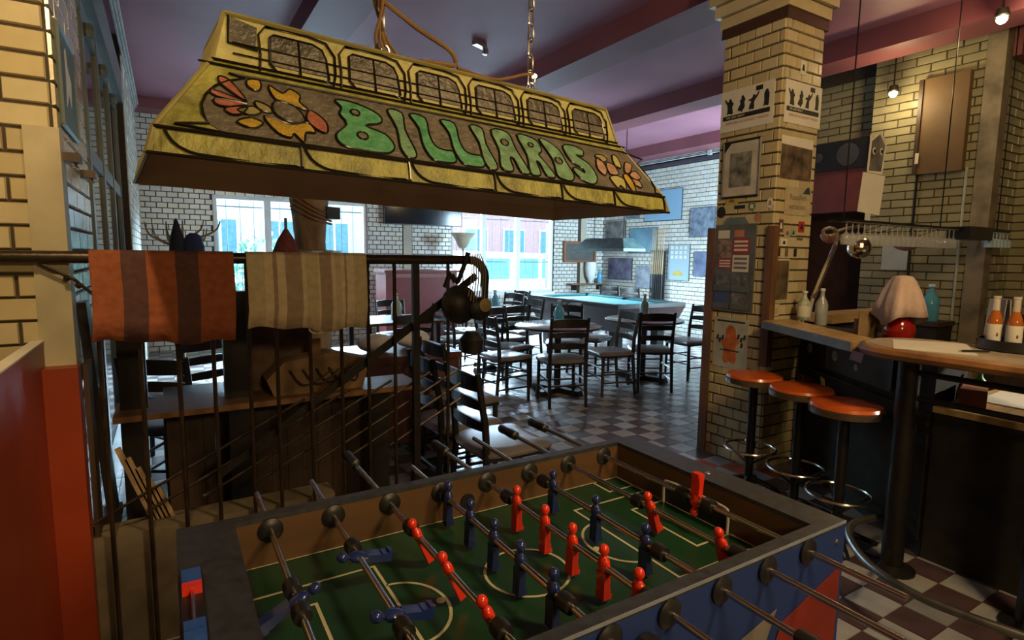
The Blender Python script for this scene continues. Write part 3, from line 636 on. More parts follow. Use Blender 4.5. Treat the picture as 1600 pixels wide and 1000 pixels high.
MB().lathe([(0.022, 0), (0.03, 0.004), (0.03, 0.02), (0.02, 0.022)], lx(0.70, Y0, 0.80), 16, Matrix.Rotation(PI/2, 3, 'X')).build('ball_entry_cup', BLACK, ft)
# ================================================================== kerb, railing and towels
CONC = mat('old_concrete', (0.15, 0.12, 0.075), 0.8, var=0.25, scale=6, bump=0.2)
kb = struct('trim_5', MB().ext((-0.31, 2.43, 0), (0.58, 2.56, 0.458)), CONC)
RY, RZH = 2.40, 1.475
rl = thing('stair_railing', 'dark iron stair railing with round handrail, bars and diagonal brace', 'railing', (0.4, RY, 0))
def r_(x, z, y=0): return (x-0.4, y, z)
hp = [(-0.75, RZH), (0.3, RZH), (1.22, RZH)]+[(1.22+0.085*math.sin(t), RZH-0.085+0.085*math.cos(t)) for t in [k*PI/12 for k in range(1, 7)]]+[(1.305, 1.0), (1.305, 0.0)]
MB().tube([r_(x, z) for x, z in hp], 0.021, 12).build('handrail', RAILM, rl, True)
for x in (-0.215, -0.098, 0.019, 0.134, 0.259, 0.36, 0.489, 0.616, 0.732, 0.852, 1.11):
    MB().tube([r_(x, RZH), r_(x, 0.02)], 0.008, 7).build('railing_bar', RAILM, rl, True)
MB().ext(r_(0.935, 0, -0.012), r_(0.965, RZH, 0.012)).build('railing_post', DARKM, rl)
b = MB(); a, c = Vector(r_(0.62, 0.95, 0.025)), Vector(r_(1.27, 1.40, 0.025)); dv = (c-a); b.box((a+c)/2, (dv.length, 0.008, 0.035), mx=Matrix.Rotation(-math.atan2(dv.z, dv.x), 3, 'Y')); b.build('diagonal_brace', DARKM, rl)
b = MB(); a, c = Vector(r_(0.1, 0.60, 0.03)), Vector(r_(0.62, 0.95, 0.03)); dv = c-a; b.box((a+c)/2, (dv.length, 0.008, 0.03), mx=Matrix.Rotation(-math.atan2(dv.z, dv.x), 3, 'Y')); b.build('diagonal_brace', DARKM, rl)
for k in range(7):
    x0 = -0.15+0.19*k; z0 = 0.50+0.02*k; n = 0.62
    MB().tube([r_(x0-0.15, z0, 0.05), r_(min(1.2, x0+n), z0+0.5*(min(1.2, x0+n)-x0+0.15), 0.05)], 0.006, 6).build('slanting_rebar', RAILM, rl, True)
MB().tube([r_(-0.36, RZH-0.02), r_(-0.27, 1.40), r_(-0.215, 1.34)], 0.006, 6).build('tie_wire', RAILM, rl)
for z in (1.405, 1.38): MB().sphere(r_(-0.29+(1.405-z)*1.2, z), 0.011, 8, 6).build('wire_knot', RAILM, rl)
def towel(name, x0, x1, zb, stripes, label, loop=False):
    o = thing(name, label, 'towel', ((x0+x1)/2, RY, RZH-0.1), 0, 'towels on the railing'); n = 60; cxm = (x0+x1)/2; bz = RZH-0.1
    prof = [(-0.032, zb), (-0.034, zb+0.08), (-0.030, zb+0.18), (-0.029, RZH-0.03), (-0.024, RZH+0.013), (-0.010, RZH+0.0245), (0.010, RZH+0.0245), (0.025, RZH+0.012), (0.029, RZH-0.03), (0.030, zb+0.16)]
    b = MB(); grid = []
    for i in range(n+1):
        u = i/n; x = x0+(x1-x0)*u; col = []
        for j, (y, z) in enumerate(prof):
            hang = max(0, (RZH-z)/(RZH-zb)); wv = (0.008*math.sin(u*9+z*5)+0.004*math.sin(u*31+z*16))*hang
            dz = (0.012*math.sin(u*5+1) + 0.006*math.sin(u*17))*(1 if j == 0 else 0.3 if j == 1 else 0)
            col.append(b.bm.verts.new((x-cxm+0.006*hang*math.sin(z*20), y+(wv-0.004*hang if y < 0 else -wv), z+dz-bz)))
        grid.append(col)
    for i in range(n):
        u = (i+0.5)/n; m = next(mm for e, mm in stripes if u <= e); b.use(m)
        for j in range(len(prof)-1): b._f([grid[i][j], grid[i+1][j], grid[i+1][j+1], grid[i][j+1]])
    c = b.build('cloth', None, o, True); sm = c.modifiers.new('thick', 'SOLIDIFY'); sm.thickness = 0.003; sm.offset = 0
    if loop: MB().tube([(0.02+0.03*math.cos(t), -0.035, zb-bz-0.0+0.022*math.sin(t)) for t in [PI+k*PI/8 for k in range(9)]], 0.004, 6).build('hanging_loop', TW3, o, True)
    return o
TW1 = mat('orange_towel_cloth', (0.31, 0.088, 0.032), 0.9, var=0.15, scale=40, bump=0.5, bscale=25); TW2 = mat('plum_towel_cloth', (0.095, 0.04, 0.035), 0.9, var=0.15, scale=40, bump=0.5, bscale=25)
TW3 = mat('cream_towel_cloth', (0.64, 0.53, 0.34), 0.9, var=0.1, scale=40, bump=0.5, bscale=25); TW4 = mat('taupe_towel_cloth', (0.36, 0.27, 0.18), 0.9, var=0.1, scale=40, bump=0.5, bscale=25); TW5 = mat('sand_towel_cloth', (0.53, 0.44, 0.27), 0.9, var=0.1, scale=40, bump=0.5, bscale=25)
towel('striped_towel', -0.225, 0.215, 1.175, [(0.2, TW1), (0.36, TW2), (0.56, TW1), (0.74, TW2), (1, TW1)], 'kitchen towel with broad orange and plum stripes hung over the railing')
towel('striped_towel', 0.258, 0.72, 1.195, [(0.14, TW5), (0.2, TW3), (0.23, TW4), (0.3, TW3), (0.33, TW4), (0.44, TW4), (0.46, TW3), (0.56, TW5), (0.58, TW3), (0.69, TW4), (0.71, TW3), (0.76, TW5), (0.80, TW3), (0.82, TW4), (0.88, TW3), (1, TW5)], 'cream and taupe finely striped towel with a loop hung over the railing', True)
# old horn drivers hanging at the end of the rail
hg = thing('hanging_speaker_drivers', 'bundle of dusty black loudspeaker drivers tied to the railing end with string', 'speaker', (1.17, RY-0.03, 1.25))
DRV = mat('dusty_black_metal', (0.02, 0.018, 0.016), 0.5, 0.3, var=0.3, scale=20, bump=0.2)
Rx = Matrix.Rotation(PI/2, 3, 'X')
MB().lathe([(0.02, -0.03), (0.07, -0.02), (0.09, 0), (0.09, 0.02), (0.06, 0.04), (0.03, 0.06)], (-0.02, 0, 0.02), 20, Rx).build('driver', DRV, hg, True)
dd = MB().lathe([(0.04, -0.03), (0.055, 0), (0.055, 0.03), (0.03, 0.05)], (0.065, -0.03, 0.0), 18, Rx).build('driver', DRV, hg, True)
MB().lathe([(0.014, 0), (0.03, 0.0), (0.032, 0.004), (0.016, 0.006)], (0.075, -0.085, 0.02), 16, Rx).build('brass_ring', mat('dull_brass', (0.35, 0.27, 0.12), 0.5, 0.5), dd, True)
MB().lathe([(0.02, -0.05), (0.05, -0.04), (0.06, 0.02), (0.03, 0.06)], (0.05, 0.0, -0.17), 14).build('driver', DRV, hg, True)
MB().tube(smooth_poly([(-0.09, 0, 0.10), (-0.06, 0, 0.16), (-0.03, 0, 0.12), (0.0, 0, 0.18), (0.03, 0, 0.26)], 4, False), 0.012, 7).build('strap', DRV, hg, True)
for k in range(7): MB().tube(smooth_poly([(0.03+0.008*k, -0.025, 0.255), (0.02+0.012*k, -0.055, 0.16), (0.0+0.012*k, -0.06, 0.06-0.02*k)], 4, False), 0.003, 5).build('string', mat('grey_string', (0.28, 0.24, 0.18), 0.9), hg, True)
# red partition on the left
RP = mat('red_lacquer_panel', (0.26, 0.036, 0.010), 0.4, var=0.12, scale=3, bump=0.03)
rp = thing('red_partition', 'glossy orange-red painted wooden partition below the brick pier', 'partition', (-0.37, 1.5, 0))
MB().ext((-0.03, -1.2, 0), (0, 0.93, 1.19)).build('side_panel', RP, rp)
MB().ext((0.0, 0.86, 0), (0.095, 0.945, 1.105)).build('end_post', RP, rp)
MB().ext((-0.032, -1.2, 1.19), (0.002, 0.93, 1.195)).build('top_edge', PAPER, rp)
MB().ext((0.098, 0.95, 0), (0.115, 1.06, 1.1)).build('dark_edge_board', DWOOD, rp)
# stair clutter behind the railing
sh = thing('stair_shelf', 'brown wooden shelf plank on dark posts behind the railing', 'shelf', (0.45, 2.85, 0))
MB().ext((-0.67, -0.12, 0.80), (0.66, 0.16, 0.825)).build('plank', MWOOD, sh)
for x in (-0.60, -0.2, 0.45): MB().ext((x-0.045, -0.08, 0.0), (x+0.045, 0.0, 0.80)).build('post', BLKW, sh)
for x in (-0.60, -0.2): MB().ext((x-0.05, -0.0, 0.825), (x+0.05, 0.08, 1.32)).build('upright', BLKW, sh)
b = MB().ext((-0.15, 0.12, 0.825), (0.16, 0.16, 1.2)); b.build('back_board', mat('scuffed_brown_board', (0.14, 0.085, 0.045), 0.7, var=0.4, scale=10), sh)
pn = thing('board_cabinet', 'dark vertical-board cabinet under the shelf behind the railing', 'cabinet', (0.62, 3.12, 0))
for k in range(13): MB().ext((-0.66+k*0.075, -0.12, 0.02), (-0.587+k*0.075, -0.10, 0.78)).build('board', DWOOD, pn)
MB().ext((-0.67, -0.098, 0), (0.33, 0.3, 0.79)).build('body', BLKW, pn)
bx = thing('cardboard_box', 'crumpled brown cardboard box with paper strips on the stair shelf', 'box', (0.62, 2.86, 0.825))
CB = mat('brown_cardboard', (0.30, 0.19, 0.09), 0.8, var=0.25, scale=9, bump=0.2)
MB().prism([(-0.22, 0), (0.2, 0), (0.24, 0.14), (0.05, 0.19), (-0.17, 0.16), (-0.25, 0.08)], (0, -0.06, 0), (1, 0, 0), (0, 0, 1), -0.14).build('body', CB, bx)
for k in range(5): MB().tube(smooth_poly([(-0.15+k*0.06, -0.07, 0.12), (-0.1+k*0.06, -0.09, 0.05), (-0.03+k*0.05, -0.085, 0.06), (0.05+k*0.03, -0.08, 0.11)], 3, False), 0.005, 5).build('paper_strip', DWOOD, bx)
MB().ext((-0.05, -0.05, 0.15), (0.0, -0.03, 0.26)).build('flap', CB, bx)
lp = thing('leaning_slats', 'pale wooden slats leaning on the stair kerb beside the red partition', 'wood slats', (-0.14, 2.50, 0.46))
for k in range(5):
    b = MB(); b.box((0.0+k*0.022, 0.02, 0.02+0.12-k*0.02), (0.02, 0.012, 0.34-k*0.05), mx=Matrix.Rotation(-0.32, 3, 'Y')); b.build('slat', mat('pale_slat_wood', (0.36, 0.24, 0.12), 0.7, var=0.3), lp)
bk = thing('dark_leaning_board', 'black board leaning on the brick pier behind the railing', 'board', (-0.25, 2.62, 0.46))
b = MB(); b.box((0, 0, 0.42), (0.03, 0.12, 0.86), mx=Matrix.Rotation(-0.06, 3, 'Y')); b.build('board', BLKW, bk); MB().box((0.02, 0, 0.015), (0.06, 0.13, 0.03)).build('foot', BLKW, bk)
# ================================================================== chairs, tables, pool table
SEAT = mat('grey_vinyl_seat', (0.16, 0.15, 0.15), 0.35, var=0.15, scale=6, bump=0.05)
def make_chair():
    t = thing('ladderback_chair', 'x', 'chair')
    b = MB(); s = [(-0.21, -0.19), (0.21, -0.19), (0.22, 0.19), (0.12, 0.215), (-0.12, 0.215), (-0.22, 0.19)]
    b.prism(s, (0, 0, 0.425), (1, 0, 0), (0, 1, 0), 0.022); b.build('seat_frame', BLKW, t)
    b = MB(); rings = []
    for sc, z in ((1.0, 0.447), (1.02, 0.462), (0.96, 0.476), (0.7, 0.484), (0.02, 0.487)): rings.append([b.bm.verts.new((x*sc*0.97, y*sc*0.97, z)) for x, y in smooth_poly(s, 3)])
    for A, B in zip(rings, rings[1:]):
        for j in range(len(A)): b._f([A[j], A[(j+1) % len(A)], B[(j+1) % len(A)], B[j]])
    b._f(rings[-1]); b.build('seat_pad', SEAT, t, True)
    for x in (-1, 1):
        MB().tube([(x*0.195, 0.18, 0), (x*0.19, 0.175, 0.43)], [0.016, 0.02], 8).build('leg', BLKW, t)
        b = MB(); pts = [(x*0.19, -0.225, 0), (x*0.185, -0.185, 0.43), (x*0.185, -0.195, 0.62), (x*0.19, -0.245, 0.9)]
        b.tube(pts, [0.017, 0.021, 0.02, 0.016], 8).build('back_leg', BLKW, t)
        for z in (0.15, 0.27): MB().tube([(x*0.193, 0.178, z), (x*0.188, -0.21, z)], 0.0095, 6).build('stretcher', BLKW, t)
    for y, z in ((0.178, 0.2), (0.178, 0.31), (-0.208, 0.22)): MB().tube([(-0.19, y, z), (0.19, y, z)], 0.0095, 6).build('stretcher', BLKW, t)
    for z, h, yy in ((0.84, 0.075, -0.225), (0.725, 0.045, -0.205), (0.61, 0.045, -0.19)):
        b = MB(); n = 8
        for k in range(n):
            x0, x1 = -0.185+0.37*k/n, -0.185+0.37*(k+1)/n; cv = lambda x: yy-0.03*(1-(x/0.185)**2); tp = lambda x: z+h/2+0.015*(1-(x/0.185)**2)
            P = [b.bm.verts.new(p) for p in ((x0, cv(x0), z-h/2), (x1, cv(x1), z-h/2), (x1, cv(x1), tp(x1)), (x0, cv(x0), tp(x0)), (x0, cv(x0)-0.014, z-h/2), (x1, cv(x1)-0.014, z-h/2), (x1, cv(x1)-0.014, tp(x1)), (x0, cv(x0)-0.014, tp(x0)))]
            for q in ((0, 1, 2, 3), (7, 6, 5, 4), (0, 4, 5, 1), (3, 2, 6, 7)): b._f([P[i] for i in q])
        b.build('back_slat', BLKW, t)
    return t
proto = make_chair(); first = [True]
def chair(x, y, face, label, group='black ladderback chairs'):
    """face: heading of the seat front in degrees from +X"""
    rz = math.radians(face-90)
    if first[0]: first[0] = False; proto.location = (x, y, 0); proto.rotation_euler = (0, 0, rz); tag(proto, label, None, group); return
    dup(proto, (x, y, 0), rz, label, group)
chair(1.56, 2.68, 0, 'black ladderback chair with grey seat right behind the railing end')
chair(1.53, 3.18, 0, 'black ladderback chair tucked behind the one at the railing end')
chair(1.80, 3.66, 2, 'black ladderback chair beside the red-brown chest, furthest of the three in a row')
chair(2.95, 5.0, 5, 'black ladderback chair seen side-on, facing the front round table from the railing side')
chair(3.40, 4.60, 72, 'black ladderback chair with its back to the room at the front round table')
chair(4.12, 4.70, 168, 'black ladderback chair between the two round tables, facing the front round table')
chair(4.66, 4.62, 62, 'black ladderback chair with its back to the room at the round table near the pillar')
chair(5.56, 4.86, 176, 'black ladderback chair beside the brick pillar, facing the round table near it')
chair(3.30, 5.50, -75, 'black ladderback chair on the window side of the front round table')
chair(4.10, 5.48, -130, 'black ladderback chair between the front round table and the pool table')
chair(4.62, 5.65, -65, 'black ladderback chair on the pool table side of the round table near the pillar')
chair(3.05, 6.3, 10, 'black ladderback chair on the near side of the small far round table')
chair(3.62, 6.08, 92, 'black ladderback chair backed against the front table group at the small far round table')
chair(4.14, 6.55, 190, 'black ladderback chair on the pool side of the small far round table')
chair(3.45, 6.95, -80, 'black ladderback chair on the window side of the small far round table')
chair(4.55, 7.70, 200, 'black ladderback chair near the van-side window, closer to the small round table')
chair(4.95, 8.15, 190, 'black ladderback chair near the van-side window, closer to the pool table')
chair(7.55, 8.55, 250, 'black ladderback chair between pool table and picture wall, nearer the corner shelf')
chair(7.60, 8.00, 250, 'black ladderback chair between pool table and picture wall, nearer the cue stand')
chair(2.15, 5.6, 80, 'black ladderback chair at the dark square table behind the railing')
chair(2.5, 7.0, -90, 'black ladderback chair on the far side of the dark square table')
chair(0.02, 3.95, 60, 'black ladderback chair standing behind the stair shelf beside the glazed screen')
chair(0.10, 4.75, 120, 'black ladderback chair behind the stair shelf, nearer the coat stand')
TOPM = mat('grey_marbled_tabletop', (0.30, 0.27, 0.22), 0.2, var=0.15, scale=7, coat=0.3)
def round_table(x, y, r, label):
    t = thing('round_table', label, 'table', (x, y, 0), 0.3, 'round tables')
    MB().lathe([(r-0.01, 0.725), (r, 0.73), (r, 0.745), (r-0.006, 0.75)], (0, 0, 0), 40).build('tabletop', TOPM, t, True)
    MB().lathe([(r-0.004, 0.722), (r+0.004, 0.726), (r+0.004, 0.744), (r-0.001, 0.746)], (0, 0, 0), 40).build('table_edge', BLKW, t, True)
    MB().lathe([(0.05, 0.05), (0.04, 0.08), (0.038, 0.66), (0.06, 0.72)], (0, 0, 0), 14).build('pedestal', BLKW, t, True)
    for k in range(2): MB().box((0, 0, 0.03), (0.66, 0.09, 0.055), k*PI/2, taper=0.93).build('foot', BLKW, t)
    return t
round_table(3.63, 4.99, 0.47, 'round grey-topped table holding a blue bottle, nearest the railing end')
round_table(4.94, 5.02, 0.47, 'round grey-topped table holding a grey-blue bottle near the brick pillar')
round_table(3.62, 6.42, 0.36, 'small round grey-topped table in front of the pool table and window')
def bottle(x, y, z, h, r, m, label, cat='bottle', cap=None, group=None, lab=None):
    t = thing('bottle', label, cat, (x, y, z), 0, group)
    MB().lathe([(r*0.9, 0), (r, h*0.03), (r, h*0.55), (r*0.85, h*0.64), (r*0.35, h*0.78), (r*0.3, h*0.9), (r*0.38, h*0.92), (r*0.38, h*0.94), (r*0.3, h*0.95)], (0, 0, 0), 16).build('body', m, t, True)
    MB().lathe([(r*0.4, h*0.94), (r*0.4, h*0.99), (r*0.3, h)], (0, 0, 0), 12).build('cap', cap or WHITE, t)
    if lab: MB().lathe([(r*1.012, h*0.12), (r*1.02, h*0.13), (r*1.02, h*0.48), (r*1.012, h*0.49)], (0, 0, 0), 16).build('paper_label', lab, t, True)
    return t
bottle(3.72, 5.10, 0.75, 0.26, 0.055, GREENP, 'clear blue cleaning bottle on the front round table')
bottle(4.98, 5.06, 0.75, 0.30, 0.055, mat('grey_blue_bottle', (0.35, 0.48, 0.52), 0.2, var=0.1), 'grey-blue spray bottle on the round table near the pillar')
bottle(3.66, 6.45, 0.75, 0.30, 0.06, GREENP, 'blue bottle on the small far round table')
# dark square table behind the hanging drivers with a water bottle
sq = thing('square_table', 'dark brown square table seen through the railing', 'table', (2.22, 6.3, 0))
MB().ext((-0.45, -0.4, 0.72), (0.45, 0.4, 0.75)).build('tabletop', DWOOD, sq)
for x in (-0.4, 0.4):
    for y in (-0.35, 0.35): MB().ext((x-0.025, y-0.025, 0), (x+0.025, y+0.025, 0.72)).build('leg', BLKW, sq)
bottle(2.22, 6.2, 0.75, 0.3, 0.06, mat('pale_plastic_bottle', (0.45, 0.62, 0.68), 0.2, var=0.1), 'pale plastic water bottle on the dark square table')
# chest with folded white cushions
ch = thing('storage_chest', 'red-brown upholstered chest behind the railing with white bundles on it', 'chest', (1.55, 4.35, 0))
LEA = mat('oxblood_leather', (0.085, 0.032, 0.028), 0.4, var=0.15, bump=0.1)
MB().ext((-0.42, -0.3, 0.05), (0.42, 0.3, 0.68)).build('body', LEA, ch); MB().ext((-0.44, -0.32, 0.68), (0.44, 0.32, 0.73)).build('lid', LEA, ch)
for x in (-0.38, 0.38): MB().ext((x-0.03, -0.26, 0), (x+0.03, 0.26, 0.05)).build('foot', BLACK, ch)
CUSH = mat('white_cotton', (0.55, 0.56, 0.58), 0.9, var=0.08, bump=0.2)
for k, (x, y, lab) in enumerate(((-0.18, -0.05, 'rumpled white cloth bundle on the chest, the slumped one'), (0.16, 0.05, 'plump white cushion on the red-brown chest'))):
    b = MB().sphere((0, 0, 0.075), 0.13, 16, 10, (1.15, 0.9, 0.56)); o = b.build('cushion', CUSH, None, True); o.location = (1.55+x, 4.35+y, 0.728); tag(o, lab, 'cushion')
# red piano-like bench along the window wall
pb = thing('red_sideboard', 'dark red sideboard with carved lettering along its top between the windows', 'sideboard', (3.55, 8.9, 0))
MB().ext((-0.62, -0.25, 0.06), (0.62, 0.25, 1.20)).build('body', mat('wine_red_paint', (0.17, 0.025, 0.025), 0.5, var=0.12), pb)
MB().ext((-0.65, -0.28, 1.20), (0.65, 0.28, 1.24)).build('top', mat('wine_red_paint', (0.17, 0.025, 0.025)), pb)
for x in (-0.55, 0.55): MB().ext((x-0.04, -0.22, 0), (x+0.04, 0.22, 0.06)).build('foot', BLKW, pb)
MB().ext((-0.5, -0.262, 1.12), (0.5, -0.25, 1.18)).build('carved_strip', mat('faded_red_trim', (0.30, 0.12, 0.10), 0.6), pb)
# floor lamp
fl_ = thing('uplighter_lamp', 'cream bowl-shaped floor lamp on a thin pole beside the television', 'floor lamp', (4.6, 9.3, 0))
MB().lathe([(0.14, 0), (0.14, 0.02), (0.02, 0.04)], (0, 0, 0), 20).build('base', DARKM, fl_)
MB().tube([(0, 0, 0.03), (0, 0, 1.62)], 0.012, 8).build('pole', DARKM, fl_)
MB().lathe([(0.03, 1.60), (0.09, 1.64), (0.15, 1.78), (0.215, 1.87), (0.22, 1.885), (0.205, 1.875), (0.14, 1.78), (0.05, 1.65)], (0, 0, 0), 24).build('shade', mat('cream_glass_shade', (0.60, 0.55, 0.40), 0.4), fl_, True)
# pool table
pt = thing('pool_table', 'pool table with turquoise cloth and dark wooden sides in front of the picture wall', 'pool table', (5.98, 7.06, 0))
HX, HY = 0.67, 1.16
CLO = mat('turquoise_pool_cloth', (0.008, 0.15, 0.165), 0.9, var=0.06, scale=60)
MB().ext((-HX+0.1, -HY+0.1, 0.74), (HX-0.1, HY-0.1, 0.785)).build('playing_cloth', CLO, pt)
for s in (-1, 1):
    MB().ext((s*(HX-0.15), -HY+0.17, 0.785), (s*(HX-0.09), -0.08, 0.815)).build('cushion', CLO, pt); MB().ext((s*(HX-0.15), 0.08, 0.785), (s*(HX-0.09), HY-0.17, 0.815)).build('cushion', CLO, pt)
    MB().ext((-HX+0.17, s*(HY-0.15), 0.785), (HX-0.17, s*(HY-0.09), 0.815)).build('cushion', CLO, pt)
    MB().ext((s*(HX-0.1), -HY, 0.77), (s*HX, HY, 0.825)).build('rail', BLKW, pt); MB().ext((-HX+0.1, s*(HY-0.1), 0.77), (HX-0.1, s*HY, 0.825)).build('rail', BLKW, pt)
b = MB(); lo = [(-HX+0.12, -HY+0.12), (HX-0.12, -HY+0.12), (HX-0.12, HY-0.12), (-HX+0.12, HY-0.12)]; hi = [(-HX, -HY), (HX, -HY), (HX, HY), (-HX, HY)]
P = [b.bm.verts.new((x, y, 0.42)) for x, y in lo]; Q = [b.bm.verts.new((x, y, 0.77)) for x, y in hi]
for i in range(4): j = (i+1) % 4; b._f([P[i], P[j], Q[j], Q[i]])
b._f(P[::-1]); b.build('body', mat('walnut_pool_body', (0.045, 0.024, 0.022), 0.35, var=0.2), pt)
MB().box((-0.05, -HY+0.045, 0.62), (0.09, 0.02, 0.10), mx=Matrix.Rotation(-0.3, 3, 'X')).build('coin_plate', mat('dull_brass', (0.35, 0.27, 0.12), 0.5, 0.5), pt)
for x in (-0.42, 0.42):
    for y in (-0.85, 0.85): MB().ext((x-0.07, y-0.07, 0), (x+0.07, y+0.07, 0.43)).build('leg', BLKW, pt)
for x in (-1, 1):
    for y in (-1, 0, 1): MB().lathe([(0.05, 0), (0.05, 0.002)], (x*(HX-0.11), y*(HY-0.11), 0.826), 12).build('pocket', BLACK, pt)
# pool lamp
plm = thing('pool_lamp', 'blue-green trapezoid lampshade hanging over the pool table', 'lamp', (6.0, 6.95, 1.58))
b = MB(); lo = [(-0.22, -0.6), (0.22, -0.6), (0.22, 0.6), (-0.22, 0.6)]
P = [b.bm.verts.new((x, y, 0.0)) for x, y in lo]; P2 = [b.bm.verts.new((x, y, 0.04)) for x, y in lo]; Q = [b.bm.verts.new((x*0.45, y*0.75, 0.2)) for x, y in lo]
for i in range(4): j = (i+1) % 4; b._f([P[i], P[j], P2[j], P2[i]]); b._f([P2[i], P2[j], Q[j], Q[i]])
b._f(Q); b.build('shade', mat('blue_green_shade', (0.10, 0.20, 0.20), 0.4, var=0.25, scale=9), plm)
for y in (-0.35, 0.35): MB().tube([(0, y, 0.2), (0, y, 2.0)], 0.006, 6).build('chain', DARKM, plm)
# ================================================================== bar
BARD = mat('dark_bar_panel', (0.026, 0.023, 0.017), 0.75, var=0.3, scale=8, bump=0.1, spec=0.25); BARG = mat('grey_green_bar_panel', (0.050, 0.052, 0.040), 0.7, var=0.2, scale=8)
bar = thing('bar_counter', 'angled bar with light wooden counter strip and dark panelled front beside the pillar', 'bar', (3.5, 1.6, 0))
def B(p): return [(x-3.5, y-1.6) for x, y in p]
MB().prism(B([(3.90, 2.38), (3.2, 1.245), (3.55, 1.245), (4.08, 2.0), (4.08, 2.38)]), (0, 0, 0), (1, 0, 0), (0, 1, 0), 1.02).build('body', BARD, bar)
MB().prism(B([(3.43, 2.37), (2.98, 1.545), (3.21, 1.545), (3.72, 2.38)]), (0, 0, 1.035), (1, 0, 0), (0, 1, 0), 0.045).build('counter_strip', LWOOD, bar)
MB().prism(B([(3.425, 2.375), (2.972, 1.545), (2.986, 1.54), (3.44, 2.37)]), (0, 0, 1.03), (1, 0, 0), (0, 1, 0), 0.047).build('counter_edge', mat('grey_brown_edge', (0.20, 0.15, 0.09), 0.45, var=0.2), bar)
MB().prism(B([(3.66, 2.36), (3.2, 1.5), (3.24, 1.48), (3.9, 2.37)]), (0, 0, 1.02), (1, 0, 0), (0, 1, 0), 0.014).build('counter_bracket', BARD, bar)
db = Vector((0.525, 0.851, 0)).normalized(); nb = Vector((-db.y, db.x, 0))  # nb points to the stools
fb = lambda s, z, e=0.0: Vector((3.90-3.5, 2.38-1.6, z))-db*s+nb*e     # s metres along the front from the pillar
def fpanel(name, s0, s1, z0, z1, m, e=0.012, parent=None):
    b = MB(); b.box(((fb(s0, z0)+fb(s1, z1))/2+nb*e/2), (s1-s0, e, z1-z0), mx=Matrix((db, nb, Vector((0, 0, 1)))).transposed()); return b.build(name, m, parent or bar)
fpanel('drawer_front', 0.05, 0.34, 0.76, 1.0, BARD); g2 = fpanel('drawer_front', 0.36, 1.02, 0.78, 1.0, BARG)
MB().prism(B([(3.2, 1.24), (3.2, -0.6), (3.9, -0.6), (3.9, 1.24)]), (0, 0, 0), (1, 0, 0), (0, 1, 0), 0.76).build('low_body', BARD, bar)
MB().prism(B([(3.18, 1.24), (3.18, -0.6), (3.92, -0.6), (3.92, 1.24)]), (0, 0, 0.76), (1, 0, 0), (0, 1, 0), 0.03).build('low_worktop', LWOOD, bar)
fpanel('drawer_handle', 1.04, 1.055, 0.80, 0.98, BLACK, 0.03); fpanel('lower_rail', 0.05, 1.32, 0.68, 0.74, BARD, 0.02); fpanel('lower_panel', 0.05, 1.32, 0.08, 0.64, BARD)
bx0 = fpanel('red_drawer', 0.02, 0.24, 0.58, 0.70, DRED, 0.016)
text('drawer_mark', '[', PAPER, bx0, fb(0.10, 0.63, 0.018), -db, (0, 0, 1), 0.08)
for s, z, r in ((0.16, 0.88, 0.035), (0.47, 0.88, 0.035), (0.70, 0.85, 0.022)):
    b = MB(); c = fb(s, z, 0.0135)
    for q in range(9): a = q*2*PI/9; b.prism([(x*0.25*r+r*0.75*math.cos(a), y*0.25*r+r*0.75*math.sin(a)) for x, y in ((1, 0), (0, 1), (-1, 0), (0, -1))], c, -db, (0, 0, 1), 0.001)
    b.prism([(-r*0.3, -r*0.5), (r*0.3, -r*0.5), (r*0.25, r*0.3), (0, r*0.55), (-r*0.25, r*0.3)], c, -db, (0, 0, 1), 0.001); b.build('round_sticker', mat('pale_sticker', (0.30, 0.30, 0.24), 0.6), bar)
MB().prism([(0, 0), (0.12, 0), (0.14, 0.06), (0.025, 0.06)], fb(0.63, 0.89, 0.0135), -db, (0, 0, 1), 0.001).build('pink_sticker', mat('pink_sticker', (0.45, 0.26, 0.36), 0.6), bar)
MB().prism([(0, 0), (0.05, -0.02), (0.03, 0.08), (-0.02, 0.09)], fb(0.36, 0.63, 0.022), -db, (0, 0, 1), 0.001).build('yellow_sticker', mat('yellow_sticker', (0.62, 0.50, 0.08), 0.6), bar)
# stools
def make_stool(label):
    t = thing('bar_stool', label, 'stool', (0, 0, 0), 0, 'bar stools')
    MB().lathe([(0.165, 0.735), (0.172, 0.742), (0.165, 0.757), (0.10, 0.765), (0.01, 0.767)], (0, 0, 0), 30).build('seat_pad', mat('orange_vinyl_seat', (0.55, 0.10, 0.015), 0.25, var=0.12, scale=5, coat=0.3), t, True)
    MB().lathe([(0.155, 0.70), (0.174, 0.706), (0.176, 0.737), (0.165, 0.742)], (0, 0, 0), 30).build('seat_rim', mat('brown_metal_rim', (0.16, 0.11, 0.07), 0.3, 0.6), t, True)
    MB().tube([(0, 0, 0.03), (0, 0, 0.70)], 0.027, 12).build('pole', DARKM, t, True)
    MB().tube([(0.155*math.cos(k*PI/14), 0.155*math.sin(k*PI/14), 0.27) for k in range(28)], 0.009, 8, closed=True).build('foot_ring', CHROME, t, True)
    for k in range(4):
        a = k*PI/2+0.4; c, s = math.cos(a), math.sin(a)
        MB().tube([(0.02*c, 0.02*s, 0.17), (0.155*c, 0.155*s, 0.27)], 0.007, 6).build('ring_strut', DARKM, t)
        MB().tube([(0.02*c, 0.02*s, 0.07), (0.10*c, 0.10*s, 0.045), (0.2*c, 0.2*s, 0.012)], [0.018, 0.015, 0.012], 7).build('foot', DARKM, t)
    return t
st = make_stool('orange-seated bar stool standing against the brick pillar'); st.location = (3.20, 2.245, 0)
dup(st, (3.13, 1.885, 0), 0.3, 'orange-seated bar stool, middle of the three at the bar'); dup(st, (2.98, 1.548, 0), 0.385, 'orange-seated bar stool beside the column of the bar table')
